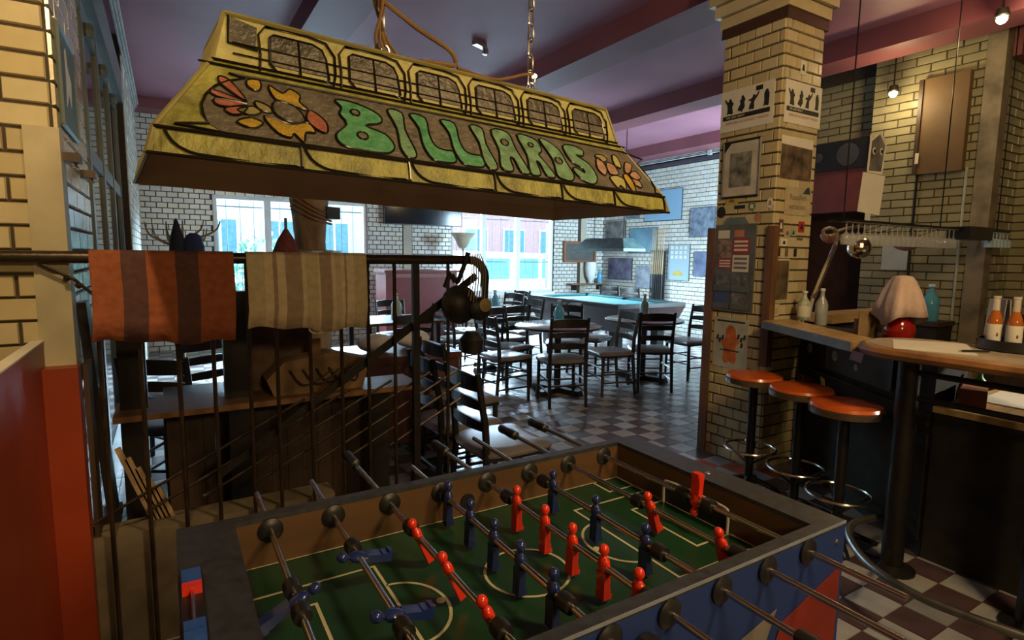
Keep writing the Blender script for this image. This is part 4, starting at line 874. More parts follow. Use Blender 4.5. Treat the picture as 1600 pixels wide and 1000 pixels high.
# bar table
bt = thing('bar_table', 'long rounded bar-height table on black columns with a bent foot rail', 'table', (3.08, 0.6, 0))
out = [(0.255, -1.2), (0.255, 0.68)]+[(0.255*math.cos(t), 0.68+0.22*math.sin(t)) for t in [k*PI/14 for k in range(1, 14)]]+[(-0.255, 0.68), (-0.255, -1.2)]
MB().prism(out, (0, 0, 1.045), (1, 0, 0), (0, 1, 0), 0.05).build('tabletop', LWOOD, bt)
MB().tube([(x*1.0, y, 1.07) for x, y in out], 0.027, 8).build('edge_moulding', mat('worn_orange_wood_edge', (0.30, 0.135, 0.045), 0.4, var=0.35, scale=7), bt, True)
MB().prism([(x*0.93, y*0.985) for x, y in out], (0, 0, 1.095), (1, 0, 0), (0, 1, 0), 0.003).build('laminate', mat('pale_beige_laminate', (0.42, 0.34, 0.24), 0.3, var=0.18, scale=4), bt)
for x, y in ((-0.124, 0.661), (-0.124, 0.14)):
    MB().tube([(x, y, 0.0), (x, y, 1.045)], 0.047, 16).build('column', DARKM, bt, True); MB().lathe([(0.10, 0), (0.10, 0.012), (0.05, 0.03)], (x, y, 0), 20).build('column_foot', DARKM, bt)
MB().tube([(x-3.08, y-0.6, 0.22) for x, y in smooth_poly([(3.17, 1.31), (3.08, 1.325), (2.86, 1.375), (2.70, 1.345), (2.54, 1.22), (2.44, 1.07), (2.40, 0.91), (2.42, 0.76), (2.46, 0.6), (2.5, 0.4)], 4, False)], 0.017, 10).build('foot_rail', mat('worn_steel_rail', (0.20, 0.20, 0.19), 0.3, 0.8, var=0.3, scale=9), bt, True)
for x, y in ((2.46, 1.1), (2.45, 0.62)): MB().tube([(x-3.08, y-0.6, 0.22), (2.956-3.08, (1.261 if y > 1 else 0.74)-0.6, 0.10)], 0.012, 7).build('rail_strut', DARKM, bt)
for z in (0.98, 0.86): MB().tube([(-0.12, 0.66, z), (-0.05, -0.2, z-0.02)], 0.014, 8).build('cross_rail', DARKM, bt)
# things on the low worktop under the bar table
o = tag(MB().prism([(-0.2, -0.24), (0.2, -0.22), (0.19, 0.24), (-0.18, 0.22)], (0, 0, 0), (1, 0, 0), (0, 1, 0), 0.004).build('paper_pad', PAPER), 'large white paper pad on the low worktop under the bar table', 'paper'); o.location = (3.68, 0.96, 0.791)
bx_ = thing('orange_carton', 'small orange and red carton on the low worktop under the bar table', 'carton', (3.38, 1.15, 0.79), 0.3); MB().ext((-0.09, -0.05, 0), (0.09, 0.05, 0.09)).build('body', mat('orange_carton_board', (0.45, 0.17, 0.05), 0.6), bx_); MB().ext((-0.092, -0.052, 0.0), (-0.03, 0.052, 0.092)).build('red_end', DRED, bx_)
bottle(3.55, 1.19, 0.79, 0.15, 0.035, mat('green_white_plastic', (0.10, 0.35, 0.15), 0.4), 'small green plastic bottle on the low worktop', lab=PAPER)
# things on the bar table
ms = tag(MB().prism([(-0.20, -0.14), (0.2, -0.16), (0.18, 0.14), (-0.18, 0.16)], (0, 0, 0), (1, 0, 0), (0, 1, 0), 0.002).build('paper_sheet', PAPER), 'white paper sheet lying on the rounded bar table', 'paper'); ms.location = (3.05, 1.22, 1.0982); ms.rotation_euler.z = 0.5
pe = thing('black_pen', 'black pen lying on the paper beside the bottle caddy', 'pen', (3.02, 1.04, 1.106)); MB().tube([(0, -0.06, 0), (0.0, 0.06, 0)], 0.005, 8).build('barrel', BLACK, pe); MB().tube([(0, 0.06, 0), (0, 0.075, 0)], [0.004, 0.001], 8).build('tip', CHROME, pe); pe.rotation_euler.z = 1.0
cd = thing('bottle_caddy', 'black round tray caddy holding bottles and menus on the bar table', 'caddy', (3.28, 0.98, 1.098))
MB().lathe([(0.135, 0), (0.145, 0.005), (0.145, 0.05), (0.137, 0.05), (0.132, 0.012), (0.01, 0.01)], (0, 0, 0), 28).build('tray', BLACK, cd, True)
MB().tube([(0.0, 0, 0.01), (0, 0, 0.25)], 0.006, 7).build('centre_handle', CHROME, cd)
AMB = mat('amber_drink', (0.42, 0.12, 0.02), 0.1, var=0.2, scale=6); CLR = glassmat('clear_bottle_glass', (0.75, 0.7, 0.6), 0.04, 0.5)
def drink(x, y, label, h=0.235, r=0.029):
    t = thing('drink_bottle', label, 'bottle', (x, y, 1.109), 0, 'amber bottles in the caddy')
    MB().lathe([(r*0.9, 0), (r, 0.006), (r, h*0.5), (r*0.8, h*0.6), (r*0.45, h*0.72)], (0, 0, 0), 16).build('body', AMB, t, True)
    MB().lathe([(r*0.45, h*0.72), (r*0.42, h*0.95), (r*0.52, h*0.96), (r*0.52, h)], (0, 0, 0), 14).build('neck', CLR, t, True)
    MB().lathe([(r*1.015, h*0.08), (r*1.02, h*0.09), (r*1.02, h*0.45), (r*1.015, h*0.46)], (0, 0, 0), 16).build('paper_label', PAPER, t, True)
    MB().sphere((-r*0.75, -r*0.65, h*0.26), 0.009, 8, 6, (0.5, 0.5, 1)).build('label_emblem', mat('brown_emblem', (0.30, 0.10, 0.03), 0.6), t)
drink(3.215, 1.045, 'amber drink bottle with cream label in the caddy, nearest the menus'); drink(3.205, 0.97, 'amber drink bottle with cream label in the caddy, middle one'); drink(3.245, 0.905, 'amber drink bottle with cream label in the caddy, furthest from the menus')
for k, (x, y, m, lab) in enumerate(((3.30, 1.085, 'white_paper', 'white folded menu card standing in the caddy'), (3.33, 1.05, 'grey_card', 'grey menu card leaning behind the amber bottles'))):
    o = thing('menu_card', lab, 'menu', (x, y, 1.109), 0.5)
    for s in (-1, 1): MB().box((0, s*0.012, 0.11), (0.10, 0.004, 0.21), mx=Matrix.Rotation(s*0.05, 3, 'X')).build('card_leaf', MATS['white_paper'] if k == 0 else mat('grey_card', (0.30, 0.28, 0.30), 0.5), o)
# jug under a tea towel, cardboard, spray bottles
jg = thing('red_jug', 'round glossy red pot standing on the bar under a tea towel', 'pot', (3.62, 1.62, 1.02))
MB().lathe([(0.05, 0), (0.078, 0.03), (0.085, 0.08), (0.07, 0.13), (0.045, 0.16), (0.04, 0.28), (0.03, 0.30)], (0, 0, 0), 22).build('body', mat('red_enamel', (0.30, 0.012, 0.008), 0.15, coat=0.5), jg, True)
MB().tube([(0, 0, 0.29), (0, 0, 0.36)], 0.02, 10).build('neck', BLACK, jg)
cl = thing('tea_towel', 'pale pink tea towel draped over the red pot', 'towel', (3.62, 1.62, 1.02))
b = MB(); rings = []
for r, z, wv in ((0.018, 0.392, 0), (0.045, 0.385, 0.004), (0.062, 0.36, 0.010), (0.085, 0.30, 0.020), (0.105, 0.23, 0.030), (0.12, 0.16, 0.036)):
    ring = []
    for a in [2*PI*k/48 for k in range(48)]:
        f = math.sin(a*4+0.8)+0.5*math.sin(a*7+2); rr = r+wv*f*0.6
        ring.append(b.bm.verts.new((math.cos(a)*rr, math.sin(a)*rr, z-(0.055*max(0, math.sin(a*2+2.4)) if r > 0.11 else 0))))
    rings.append(ring)
for A_, B_ in zip(rings, rings[1:]):
    for j in range(48): b._f([A_[j], A_[(j+1) % 48], B_[(j+1) % 48], B_[j]])
b._f(rings[0]); c = b.build('cloth', mat('pale_pink_cloth', (0.58, 0.44, 0.37), 0.9, var=0.12, scale=12, bump=0.3), cl, True); c.modifiers.new('t', 'SOLIDIFY').thickness = 0.003
kc = tag(MB().box((0, 0, 0.085), (0.006, 0.11, 0.17)).box((0.03, 0.05, 0.06), (0.06, 0.006, 0.12)).build('cardboard_menu', CB), 'bent brown cardboard piece standing beside the red pot', 'cardboard'); kc.location = (3.60, 1.78, 1.02); kc.rotation_euler.z = 0.9
bottle(3.75, 2.28, 1.08, 0.2, 0.042, mat('white_green_print', (0.50, 0.50, 0.42), 0.5, var=0.4, scale=30, col2=(0.12, 0.25, 0.15)), 'white printed spray bottle on the counter against the pillar', lab=PAPER)
bottle(3.93, 2.26, 1.035, 0.26, 0.04, mat('clear_plastic', (0.42, 0.45, 0.44), 0.2), 'clear plastic bottle beside the printed spray bottle at the pillar')
ws = thing('wooden_back_counter', 'light wooden back counter end behind the bar', 'counter', (4.75, 2.42, 0)); MB().ext((-0.62, -0.13, 1.03), (0.5, 0.1, 1.09)).build('worktop', LWOOD, ws); MB().ext((-0.58, -0.09, 0), (0.46, 0.08, 1.03)).build('body', BARD, ws)
bb = thing('back_bar', 'dark back bar cupboard along the brick wall', 'cupboard', (6.1, 2.75, 0)); MB().ext((-0.15, -0.4, 0), (0.15, 0.44, 0.9)).build('body', BARD, bb); MB().ext((-0.18, -0.42, 0.9), (0.15, 0.46, 0.94)).build('worktop', DWOOD, bb)
bottle(6.05, 2.46, 0.94, 0.34, 0.07, GREENP, 'large blue water bottle on the back bar cupboard')
# glass rack
gr = thing('glass_rack', 'black hanging glass rack over the bar', 'rack', (5.1, 2.1, 1.75))
MB().ext((-1.30, -0.02, 0.0), (1.40, 0.02, 0.015)).build('rail', DARKM, gr); MB().ext((-1.30, 0.07, 0.0), (1.40, 0.10, 0.015)).build('rail', DARKM, gr); MB().ext((0.48, -0.06, -0.075), (0.93, 0.1, 0.03)).build('hood', BLACK, gr)
for x in (-1.2, 0.2, 1.3): MB().tube([(x, 0.04, 0.01), (x, 0.04, 1.84)], 0.005, 6).build('hanger_rod', DARKM, gr)
GLS = glassmat('wine_glass', (0.50, 0.53, 0.52), 0.05, 0.34)
gm = MB().lathe([(0.032, 0), (0.030, -0.004), (0.005, -0.008), (0.004, -0.06), (0.012, -0.07), (0.030, -0.09), (0.034, -0.115), (0.028, -0.15), (0.026, -0.15), (0.031, -0.115), (0.026, -0.092), (0.002, -0.074)], (0, 0, 0), 14).mesh('wine_glass', GLS, True)
for k in range(22):
    o = link('wine_glass', gm, None, (3.87+0.075*k, 2.1, 1.748)); tag(o, 'stemmed wine glass hanging upside down in the long row of the bar rack', 'wine glass', 'wine glasses on the long side of the rack')
g2m = MB().lathe([(0.028, 0), (0.026, -0.004), (0.005, -0.008), (0.005, -0.05), (0.03, -0.065), (0.036, -0.13), (0.034, -0.13), (0.028, -0.068)], (0, 0, 0), 14).mesh('water_glass', glassmat('bluish_glass', (0.55, 0.72, 0.85), 0.05, 0.5), True)
for k in range(6):
    o = link('water_glass', g2m, None, (6.08+0.075*k, 2.08, 1.748)); tag(o, 'bluish glass hanging upside down beyond the hood of the bar rack', 'glass', 'bluish glasses beyond the hood')
db_ = thing('mirror_ball', 'silver mirror ball hanging under the glass rack', 'mirror ball', (4.05, 2.1, 1.58))
MB().sphere((0, 0, 0), 0.074, 24, 16).build('ball', mat('mirror_facets', (0.75, 0.72, 0.62), 0.12, 1.0, var=0.2, scale=40), db_); MB().tube([(0, 0.03, 0.07), (0, 0.045, 0.17)], 0.003, 5).build('wire', DARKM, db_)
for k, (x, y, m, lab) in enumerate(((4.26, 2.42, (0.62, 0.22, 0.16), 'coral paper bowl lamp behind the rack end, above the mirror ball'), (4.50, 2.42, (0.55, 0.25, 0.22), 'pink paper bowl lamp behind the glasses'), (4.74, 2.42, (0.50, 0.36, 0.15), 'yellowish paper bowl lamp behind the glasses'), (5.40, 2.42, (0.42, 0.22, 0.17), 'large dusky pink bowl lamp at the far end of the glasses'))):
    r = 0.075 if k < 3 else 0.12
    o = thing('bowl_lamp', lab, 'lamp', (x, y, 1.685)); MB().lathe([(r*math.sin(t)+1e-4, -r*math.cos(t)*0.9) for t in [q*PI/16 for q in range(9)]], (0, 0, 0), 20).build('bowl', mat('bowl_%d' % k, m, 0.5), o, True); MB().tube([(0, 0, -0.01), (0, 2.185-y, 0.066)], 0.003, 5).build('wire', DARKM, o)
hs = thing('draught_hose', 'pale hose pipe looping from the counter up to the glass rack', 'hose', (3.85, 2.3, 1.08))
MB().tube(smooth_poly([(0.0, 0, 0.0), (0.03, 0, 0.14), (0.14, 0, 0.34), (0.26, 0, 0.52), (0.27, 0, 0.60), (0.20, 0, 0.64), (0.10, 0, 0.62), (0.12, 0, 0.585), (0.2, 0, 0.585), (0.32, 0, 0.63), (0.42, -0.1, 0.66)], 5, False), 0.012, 8).build('pipe', mat('beige_hose', (0.42, 0.36, 0.26), 0.4), hs, True)
MB().tube([(0.03, 0, 0.14), (0.26, 0, 0.52)], 0.016, 8).build('metal_sleeve', CHROME, hs)
# owl cut-out and notice hanging from the rack
ow = thing('owl_notice', 'owl-shaped cut-out board with a printed notice hanging above the glass rack', 'notice', (4.20, 2.14, 1.78))
ex, ey = Vector((1, -0.25, 0)).normalized(), Vector((0.02, 0, 1)).normalized()
MB().prism([(-0.10, 0.05), (0.10, 0.03), (0.12, 0.30), (-0.08, 0.32)], (0, 0, 0), ex, ey, 0.004).build('notice_sheet', PAPER, ow)
MB().prism([(-0.045, 0.32), (0.095, 0.31), (0.11, 0.52), (0.125, 0.55), (0.11, 0.53), (0.045, 0.60), (-0.02, 0.55), (-0.045, 0.575), (-0.04, 0.52)], (0, 0.002, 0), ex, ey, 0.004).build('owl_shape', PAPER, ow)
MB().prism([(-0.03, 0.33), (0.08, 0.33), (0.095, 0.51), (0.04, 0.58), (-0.025, 0.53)], (0, -0.002, 0), ex, ey, 0.001).build('owl_feathers', mat('dark_grey_print', (0.06, 0.055, 0.06), 0.6, col2=(0.2, 0.19, 0.19)), ow)
for x in (0.0, 0.065):
    MB().lathe([(0.024, 0), (0.024, 0.0015)], Vector((0, -0.004, 0))+ex*x+ey*0.465, 14, Matrix.Rotation(PI/2, 3, 'X')).build('owl_eye', PAPER, ow); MB().lathe([(0.013, 0), (0.013, 0.0015)], Vector((0, -0.006, 0))+ex*x+ey*0.465, 12, Matrix.Rotation(PI/2, 3, 'X')).build('owl_pupil', BLACK, ow)
for k in range(7): MB().prism([(-0.07, 0.27-k*0.028), (0.09, 0.262-k*0.028), (0.09, 0.268-k*0.028), (-0.07, 0.276-k*0.028)], (0, -0.002, 0), ex, ey, 0.001).build('text_line', mat('grey_print', (0.18, 0.17, 0.18), 0.7), ow)
MB().box((0, 0.0, 0.02), (0.05, 0.01, 0.06)).build('clip', WHITE, ow)
# speaker on the lintel, exit sign, board on the wall, notice
sp = thing('loudspeaker', 'black loudspeaker lying on the red door lintel', 'speaker', (6.5, 3.70, 2.48))
MB().ext((-0.14, -0.42, 0), (0.12, 0.45, 0.30)).build('cabinet', BLACK, sp)
for y, r in ((-0.2, 0.12), (0.12, 0.05)): MB().lathe([(r, 0), (r, 0.006), (r*0.85, 0.004), (r*0.2, -0.01)], (-0.142, y, 0.15), 20, Matrix.Rotation(-PI/2, 3, 'Y')).build('driver_cone', mat('grey_cone', (0.05, 0.05, 0.06), 0.4), sp, True)
es = thing('exit_sign', 'small green exit sign with a running figure beside the door lintel', 'sign', (6.50, 3.79, 2.09)); MB().ext((-0.02, -0.17, 0), (0.03, 0.17, 0.14)).build('housing', mat('beige_plastic', (0.45, 0.40, 0.30), 0.5), es)
MB().ext((-0.024, -0.12, 0.025), (-0.02, 0.13, 0.115)).build('green_field', mat('exit_green', (0.01, 0.20, 0.09), 0.4, emit=(0.02, 0.35, 0.16, 0.25)), es)
ES = mat('exit_white', (0.6, 0.7, 0.6), 0.5, emit=(0.5, 0.8, 0.6, 0.35))
MB().ext((-0.026, 0.05, 0.03), (-0.024, 0.10, 0.11)).build('door_symbol', ES, es)
MB().prism([(-0.02, 0.03), (0.0, 0.055), (0.02, 0.03), (0.03, 0.035), (0.012, 0.07), (0.03, 0.08), (0.03, 0.09), (0.005, 0.095), (-0.02, 0.08), (-0.005, 0.07), (-0.03, 0.035)], (-0.0245, -0.03, 0), (0, -1, 0), (0, 0, 1), 0.001).build('running_figure', ES, es); MB().sphere((-0.025, -0.035, 0.104), 0.008, 8, 6, (0.2, 1, 1)).build('figure_head', ES, es)
bd = thing('wall_board', 'large plain brown board hung high on the brick wall behind the bar', 'board', (6.29, 2.60, 2.32))
MB().ext((-0.07, -0.21, 0), (-0.0, 0.19, 0.88)).build('panel', mat('brown_hardboard', (0.12, 0.07, 0.025), 0.6, var=0.08), bd); MB().ext((-0.085, 0.155, 0), (-0.07, 0.19, 0.88)).build('edge_strip', DWOOD, bd); MB().ext((-0.088, 0.14, 0.1), (-0.085, 0.17, 0.2)).build('white_tag', PAPER, bd)
MB().tube([(6.277, 2.77, 0.94), (6.277, 2.77, 2.32)], 0.012, 6).build('wall_cable', BLACK, wbar); MB().tube([(6.277, 2.37, 0.94), (6.277, 2.37, 2.35)], 0.012, 6).build('wall_cable', PIPE, wbar)
nt_ = tag(MB().ext((-0.004, -0.12, -0.16), (0, 0.12, 0.16)).build('pinned_sheet', mat('pale_blue_sheet', (0.42, 0.47, 0.48), 0.6, var=0.06)), 'pale blue printed sheet pinned to the brick wall above the back bar', 'paper'); nt_.location = (6.285, 2.91, 1.56)
mat('spot_glow', (1, 0.9, 0.6), emit=(1.0, 0.80, 0.45, 30))
for x, y, z, e, lab in ((6.05, 2.94, 3.10, 11, 'glowing spot lamp in front of the brick wall behind the bar'), (5.39, 1.91, 3.30, 14, 'glowing ceiling spot lamp over the back of the bar')):
    o = thing('spot_lamp', lab, 'lamp', (x, y, z)); MB().tube([(0, 0, 0.05), (0, 0, 3.6-z)], 0.008, 6).build('stem', DARKM, o)
    MB().lathe([(0.045, 0.0), (0.05, 0.01), (0.035, 0.06), (0.012, 0.07)], (0, 0, 0), 16).build('housing', DARKM, o, True); MB().sphere((0, 0, -0.012), 0.035, 14, 10).build('bulb', MATS['spot_glow'], o, True)
    lamp('spot_lamp_light', 'POINT', (x-0.1, y-0.06, z-0.08), e, (1.0, 0.74, 0.38), 0.05)
# ================================================================== pillar posters
LX = Vector((0, -1, 0)); UPV = Vector((0, 0, 1)); RXV = Vector((1, 0, 0))
def sheet(name, label, cat, o, ex, w, h, m, t=0.003, skew=0, group=None, frame=None):
    T = thing(name, label, cat, o, 0, group); ex = Vector(ex); n = ex.cross(UPV)
    MB().prism([(0, 0), (w, skew), (w, h+skew), (0, h)], n*0.0005, ex, UPV, t).build('sheet', m, T)
    if frame:
        b = MB()
        for a, c in (((0, 0), (w, 0)), ((w, 0), (w, h)), ((w, h), (0, h)), ((0, h), (0, 0))): b.tube([ex*a[0]+UPV*a[1]+n*0.006, ex*c[0]+UPV*c[1]+n*0.006], 0.008, 4)
        b.build('frame', frame, T)
    return T
def on(T, poly, ex, m, name, lift=0.0042): 
    ex = Vector(ex); n = ex.cross(UPV); return MB().prism(poly, n*lift, ex, UPV, 0.0006).build(name, m, T)
INK = mat('black_ink', (0.012, 0.012, 0.012), 0.7); ORI = mat('faded_red_ink', (0.42, 0.14, 0.07), 0.7)
BEARS = [[(0.25, 0), (0.4, 0.06), (0.55, 0.02), (0.75, 0), (0.8, 0.1), (0.72, 0.45), (0.85, 0.62), (0.7, 0.74), (0.62, 0.9), (0.5, 0.96), (0.4, 0.88), (0.34, 0.76), (0.1, 0.96), (0.02, 0.9), (0.24, 0.6), (0.3, 0.3)],
         [(0.2, 0.12), (0.4, 0.1), (0.55, 0), (0.65, 0.1), (0.82, 0.3), (0.75, 0.55), (0.85, 0.7), (0.75, 0.85), (0.62, 1), (0.48, 0.94), (0.5, 0.8), (0.35, 0.68), (0.42, 0.5), (0.25, 0.3)],
         [(0.15, 0.02), (0.35, 0.05), (0.55, 0.0), (0.6, 0.2), (0.58, 0.45), (0.85, 0.72), (0.98, 0.95), (0.9, 0.98), (0.7, 0.78), (0.58, 0.88), (0.45, 0.84), (0.4, 0.7), (0.1, 0.62), (0.12, 0.55), (0.32, 0.5), (0.2, 0.3)],
         [(0.3, 0), (0.45, 0.08), (0.6, 0.04), (0.75, 0.05), (0.78, 0.3), (0.8, 0.7), (0.7, 0.88), (0.68, 0.97), (0.52, 1), (0.45, 0.9), (0.36, 0.75), (0.4, 0.4), (0.36, 0.15)]]
def bear_poster(o, ex, w, h, label):
    T = sheet('printed_poster', label, 'poster', o, ex, w, h, PAPER); cw = w/4.6
    for k, pg in enumerate(BEARS):
        x0 = w*0.07+k*w*0.225; on(T, [(x0+x*cw, h*0.42+y*h*0.40) for x, y in smooth_poly(pg, 2)], ex, INK, 'bear_silhouette')
    x0 = w*0.07+2*w*0.225+cw*0.95; on(T, [(x0-0.002, h*0.78), (x0+0.002, h*0.78), (x0+0.002, h*0.86), (x0-0.002, h*0.86)], ex, INK, 'placard_stick'); on(T, [(x0-0.025, h*0.84), (x0+0.028, h*0.84), (x0+0.028, h*0.95), (x0-0.025, h*0.95)], ex, INK, 'placard')
    on(T, [(w*0.05, h*0.28), (w*0.94, h*0.28), (w*0.94, h*0.39), (w*0.05, h*0.39)], ex, INK, 'black_bar')
    ex = Vector(ex); n = ex.cross(UPV)
    text('bar_text', 'WE ARE MANY', PAPER, T, ex*w*0.12+UPV*h*0.31+n*0.0052, ex, UPV, h*0.08, width=w*0.36); text('red_text', 'BERLIN AGAINST NAZIS', ORI, T, ex*w*0.12+UPV*h*0.17+n*0.0042, ex, UPV, h*0.09, width=w*0.80)
FX, FY = 3.5245, 2.3945
bear_poster((FX, 2.878, 2.405), LX, 0.425, 0.285, 'white poster with black bear silhouettes on the flyer-rack face of the pillar')
bear_poster((3.55, FY, 2.405), RXV, 0.415, 0.275, 'white poster with black bear silhouettes on the counter-side face of the pillar')
PHG = mat('grey_green_photo_print', (0.28, 0.27, 0.22), 0.4, scale=14, col2=(0.03, 0.032, 0.03)); PHD = mat('dark_brown_photo_print', (0.16, 0.11, 0.07), 0.4, scale=11, col2=(0.012, 0.01, 0.01))
T = sheet('framed_picture', 'black-framed picture with pale mount on the pillar below the bear poster', 'picture', (FX, 2.83, 1.935), LX, 0.30, 0.39, mat('pale_mount', (0.55, 0.52, 0.43), 0.5), frame=BLACK)
on(T, [(0.055, 0.07), (0.235, 0.07), (0.235, 0.31), (0.055, 0.31)], LX, PHG, 'print'); on(T, [(0.0, 0.31), (0.07, 0.39), (0.0, 0.39)], LX, BLACK, 'mourning_ribbon', 0.008)
T = sheet('photo_print', 'dark photo of people with white top border on the counter-side face of the pillar', 'photo', (3.545, FY, 2.04), RXV, 0.36, 0.28, PAPER); on(T, [(0.0, 0.0), (0.355, 0.0), (0.355, 0.215), (0.0, 0.225)], RXV, PHD, 'print')
T = sheet('paper_notice', 'brownish paper notice with old lettering and a corner patch on the pillar', 'notice', (3.62, FY, 1.80), RXV, 0.30, 0.19, mat('tan_paper', (0.44, 0.37, 0.23), 0.7))
SEP = mat('sepia_ink', (0.16, 0.12, 0.06), 0.7); text('lettering', 'Rauchen', SEP, T, (0.05, -0.0042, 0.105), RXV, UPV, 0.055, width=0.19); text('lettering', 'verlassen.', SEP, T, (0.05, -0.0042, 0.04), RXV, UPV, 0.055, width=0.20)
on(T, [(0.2, 0.15), (0.29, 0.15), (0.27, 0.2), (0.24, 0.19)], RXV, mat('dark_teal_patch', (0.02, 0.06, 0.06), 0.6), 'corner_patch')
# flyer rack
fr = sheet('flyer_rack', 'grey metal flyer rack with red and white cards hung on the pillar', 'rack', (FX, 2.865, 1.12), LX, 0.345, 0.62, mat('dull_grey_metal', (0.17, 0.18, 0.16), 0.4, 0.4, var=0.2), 0.012)
n = Vector((-1, 0, 0))
MB().prism([(0.06, 0.62), (0.28, 0.62), (0.24, 0.67), (0.10, 0.67)], n*0.0005, LX, UPV, 0.01).build('top_lug', mat('dull_teal_lug', (0.14, 0.19, 0.18), 0.4), fr)
RC = mat('red_flyer', (0.34, 0.035, 0.03), 0.5); GC = mat('photo_flyer', (0.34, 0.25, 0.19), 0.5, scale=30, col2=(0.08, 0.04, 0.03)); DC = mat('dark_flyer', (0.05, 0.05, 0.06), 0.5, scale=25, col2=(0.2, 0.2, 0.2)); BC = mat('blue_flyer', (0.06, 0.09, 0.22), 0.5)
def card(x, z, w, h, m, nm='card', bars=None, lift=0.013):
    on(fr, [(x, z), (x+w, z), (x+w, z+h), (x, z+h)], LX, m, nm, lift)
    if bars:
        for k in range(3): on(fr, [(x+w*0.1, z+h*(0.18+0.27*k)), (x+w*0.9, z+h*(0.18+0.27*k)), (x+w*0.9, z+h*(0.32+0.27*k)), (x+w*0.1, z+h*(0.32+0.27*k))], LX, bars, 'card_stripe', lift+0.001)
card(0.03, 0.52, 0.10, 0.06, PAPER); card(0.17, 0.53, 0.08, 0.05, mat('orange_flyer', (0.5, 0.2, 0.1), 0.5)); card(0.03, 0.38, 0.12, 0.13, GC); card(0.16, 0.41, 0.14, 0.11, RC, bars=PAPER); card(0.04, 0.30, 0.12, 0.075, RC, bars=PAPER); card(0.165, 0.28, 0.135, 0.12, PAPER, bars=mat('grey_print', (0.18, 0.17, 0.18), 0.7))
for x, z, m in ((0.02, 0.15, DC), (0.175, 0.15, DC), (0.02, 0.02, BC), (0.175, 0.02, DC)):
    card(x, z, 0.13, 0.11, m, 'flyer', lift=0.018); MB().prism([(x-0.005, z-0.012), (x+0.14, z-0.012), (x+0.14, z+0.03), (x-0.005, z+0.03)], n*0.02, LX, UPV, 0.006).build('pocket', mat('dull_grey_metal', (0.17, 0.18, 0.16), 0.4, 0.4), fr)
T = sheet('cartoon_poster', 'pale poster with an orange figure and black lettering on the pillar under the flyer rack', 'poster', (FX, 2.84, 0.69), LX, 0.30, 0.37, mat('pale_grey_paper', (0.43, 0.43, 0.36), 0.6))
OR_ = mat('orange_print', (0.52, 0.14, 0.02), 0.6, var=0.25, scale=18)
on(T, smooth_poly([(0.09, 0.06), (0.12, 0.03), (0.15, 0.05), (0.19, 0.03), (0.21, 0.07), (0.2, 0.16), (0.23, 0.2), (0.2, 0.24), (0.19, 0.3), (0.14, 0.32), (0.11, 0.28), (0.11, 0.22), (0.07, 0.19), (0.1, 0.14)], 2), LX, OR_, 'orange_figure')
for x, z in ((0.03, 0.2), (0.05, 0.18), (0.075, 0.2), (0.21, 0.22), (0.235, 0.2), (0.26, 0.22), (0.24, 0.16)): on(T, [(x, z), (x+0.018, z+0.004), (x+0.022, z+0.04), (x+0.004, z+0.036)], LX, INK, 'black_letter', 0.005)
on(T, [(0.03, 0.34), (0.27, 0.34), (0.27, 0.352), (0.03, 0.352)], LX, INK, 'header_line'); on(T, [(0.07, 0.125), (0.23, 0.125), (0.23, 0.135), (0.07, 0.135)], LX, INK, 'text_line', 0.005)
T = sheet('dark_poster', 'narrow dark brown photo poster above the counter on the pillar', 'poster', (3.55, FY, 1.20), RXV, 0.175, 0.30, mat('pale_grey_paper', (0.43, 0.43, 0.36))); on(T, [(0.01, 0.015), (0.165, 0.015), (0.165, 0.285), (0.01, 0.285)], RXV, mat('brown_murky_print', (0.14, 0.10, 0.055), 0.5, scale=9, col2=(0.03, 0.022, 0.015)), 'print')
def sticker(o, ex, w, h, m, label, rnd=False, mark=None):
    pg = [(w/2+w/2*math.cos(k*PI/8), h/2+h/2*math.sin(k*PI/8)) for k in range(16)] if rnd else [(0, 0), (w, 0), (w, h), (0, h)]
    T = thing('sticker', label, 'sticker', o); n = Vector(ex).cross(UPV); MB().prism(pg, n*0.0005, ex, UPV, 0.0012).build('film', m, T)
    if mark: on(T, [(w*0.25, h*0.3), (w*0.75, h*0.25), (w*0.65, h*0.7), (w*0.4, h*0.75)], ex, mark, 'print', 0.002)
    return T
YS = mat('yellow_label', (0.50, 0.36, 0.05), 0.6)
sticker((FX, 2.80, 1.885), LX, 0.11, 0.05, YS, 'yellow rectangular sticker under the framed picture on the pillar', mark=SEP)
sticker((FX, 2.868, 1.79), LX, 0.075, 0.085, INK, 'round black sticker at the pillar edge above the flyer rack', True)
sticker((FX, 2.605, 1.83), LX, 0.06, 0.065, mat('green_badge', (0.10, 0.20, 0.10), 0.6), 'round green badge sticker above the flyer rack', True, PAPER)
sticker((FX, 2.55, 1.75), LX, 0.06, 0.065, mat('pinkish_badge', (0.42, 0.20, 0.12), 0.6), 'round reddish badge sticker near the pillar corner', True)
sticker((FX, 2.72, 1.85), LX, 0.09, 0.025, INK, 'small black bird-like sticker on a pillar brick')
sticker((FX, 2.46, 1.84), LX, 0.05, 0.07, PAPER, 'white round sticker at the pillar corner', True, mat('pinkish_badge', (0.42, 0.20, 0.12)))
sticker((3.80, FY, 1.685), RXV, 0.07, 0.075, mat('bright_red_sticker', (0.45, 0.03, 0.03), 0.5), 'bright red sticker on the counter-side face of the pillar', mark=INK)
sticker((3.575, FY, 1.68), RXV, 0.05, 0.085, mat('purple_brown_sticker', (0.14, 0.06, 0.06), 0.5), 'dark purple sticker at the corner above the batten', mark=PAPER)
sticker((3.72, FY, 1.655), RXV, 0.05, 0.05, mat('mint_sticker', (0.28, 0.40, 0.30), 0.5), 'mint green label on the counter-side face of the pillar', mark=INK)
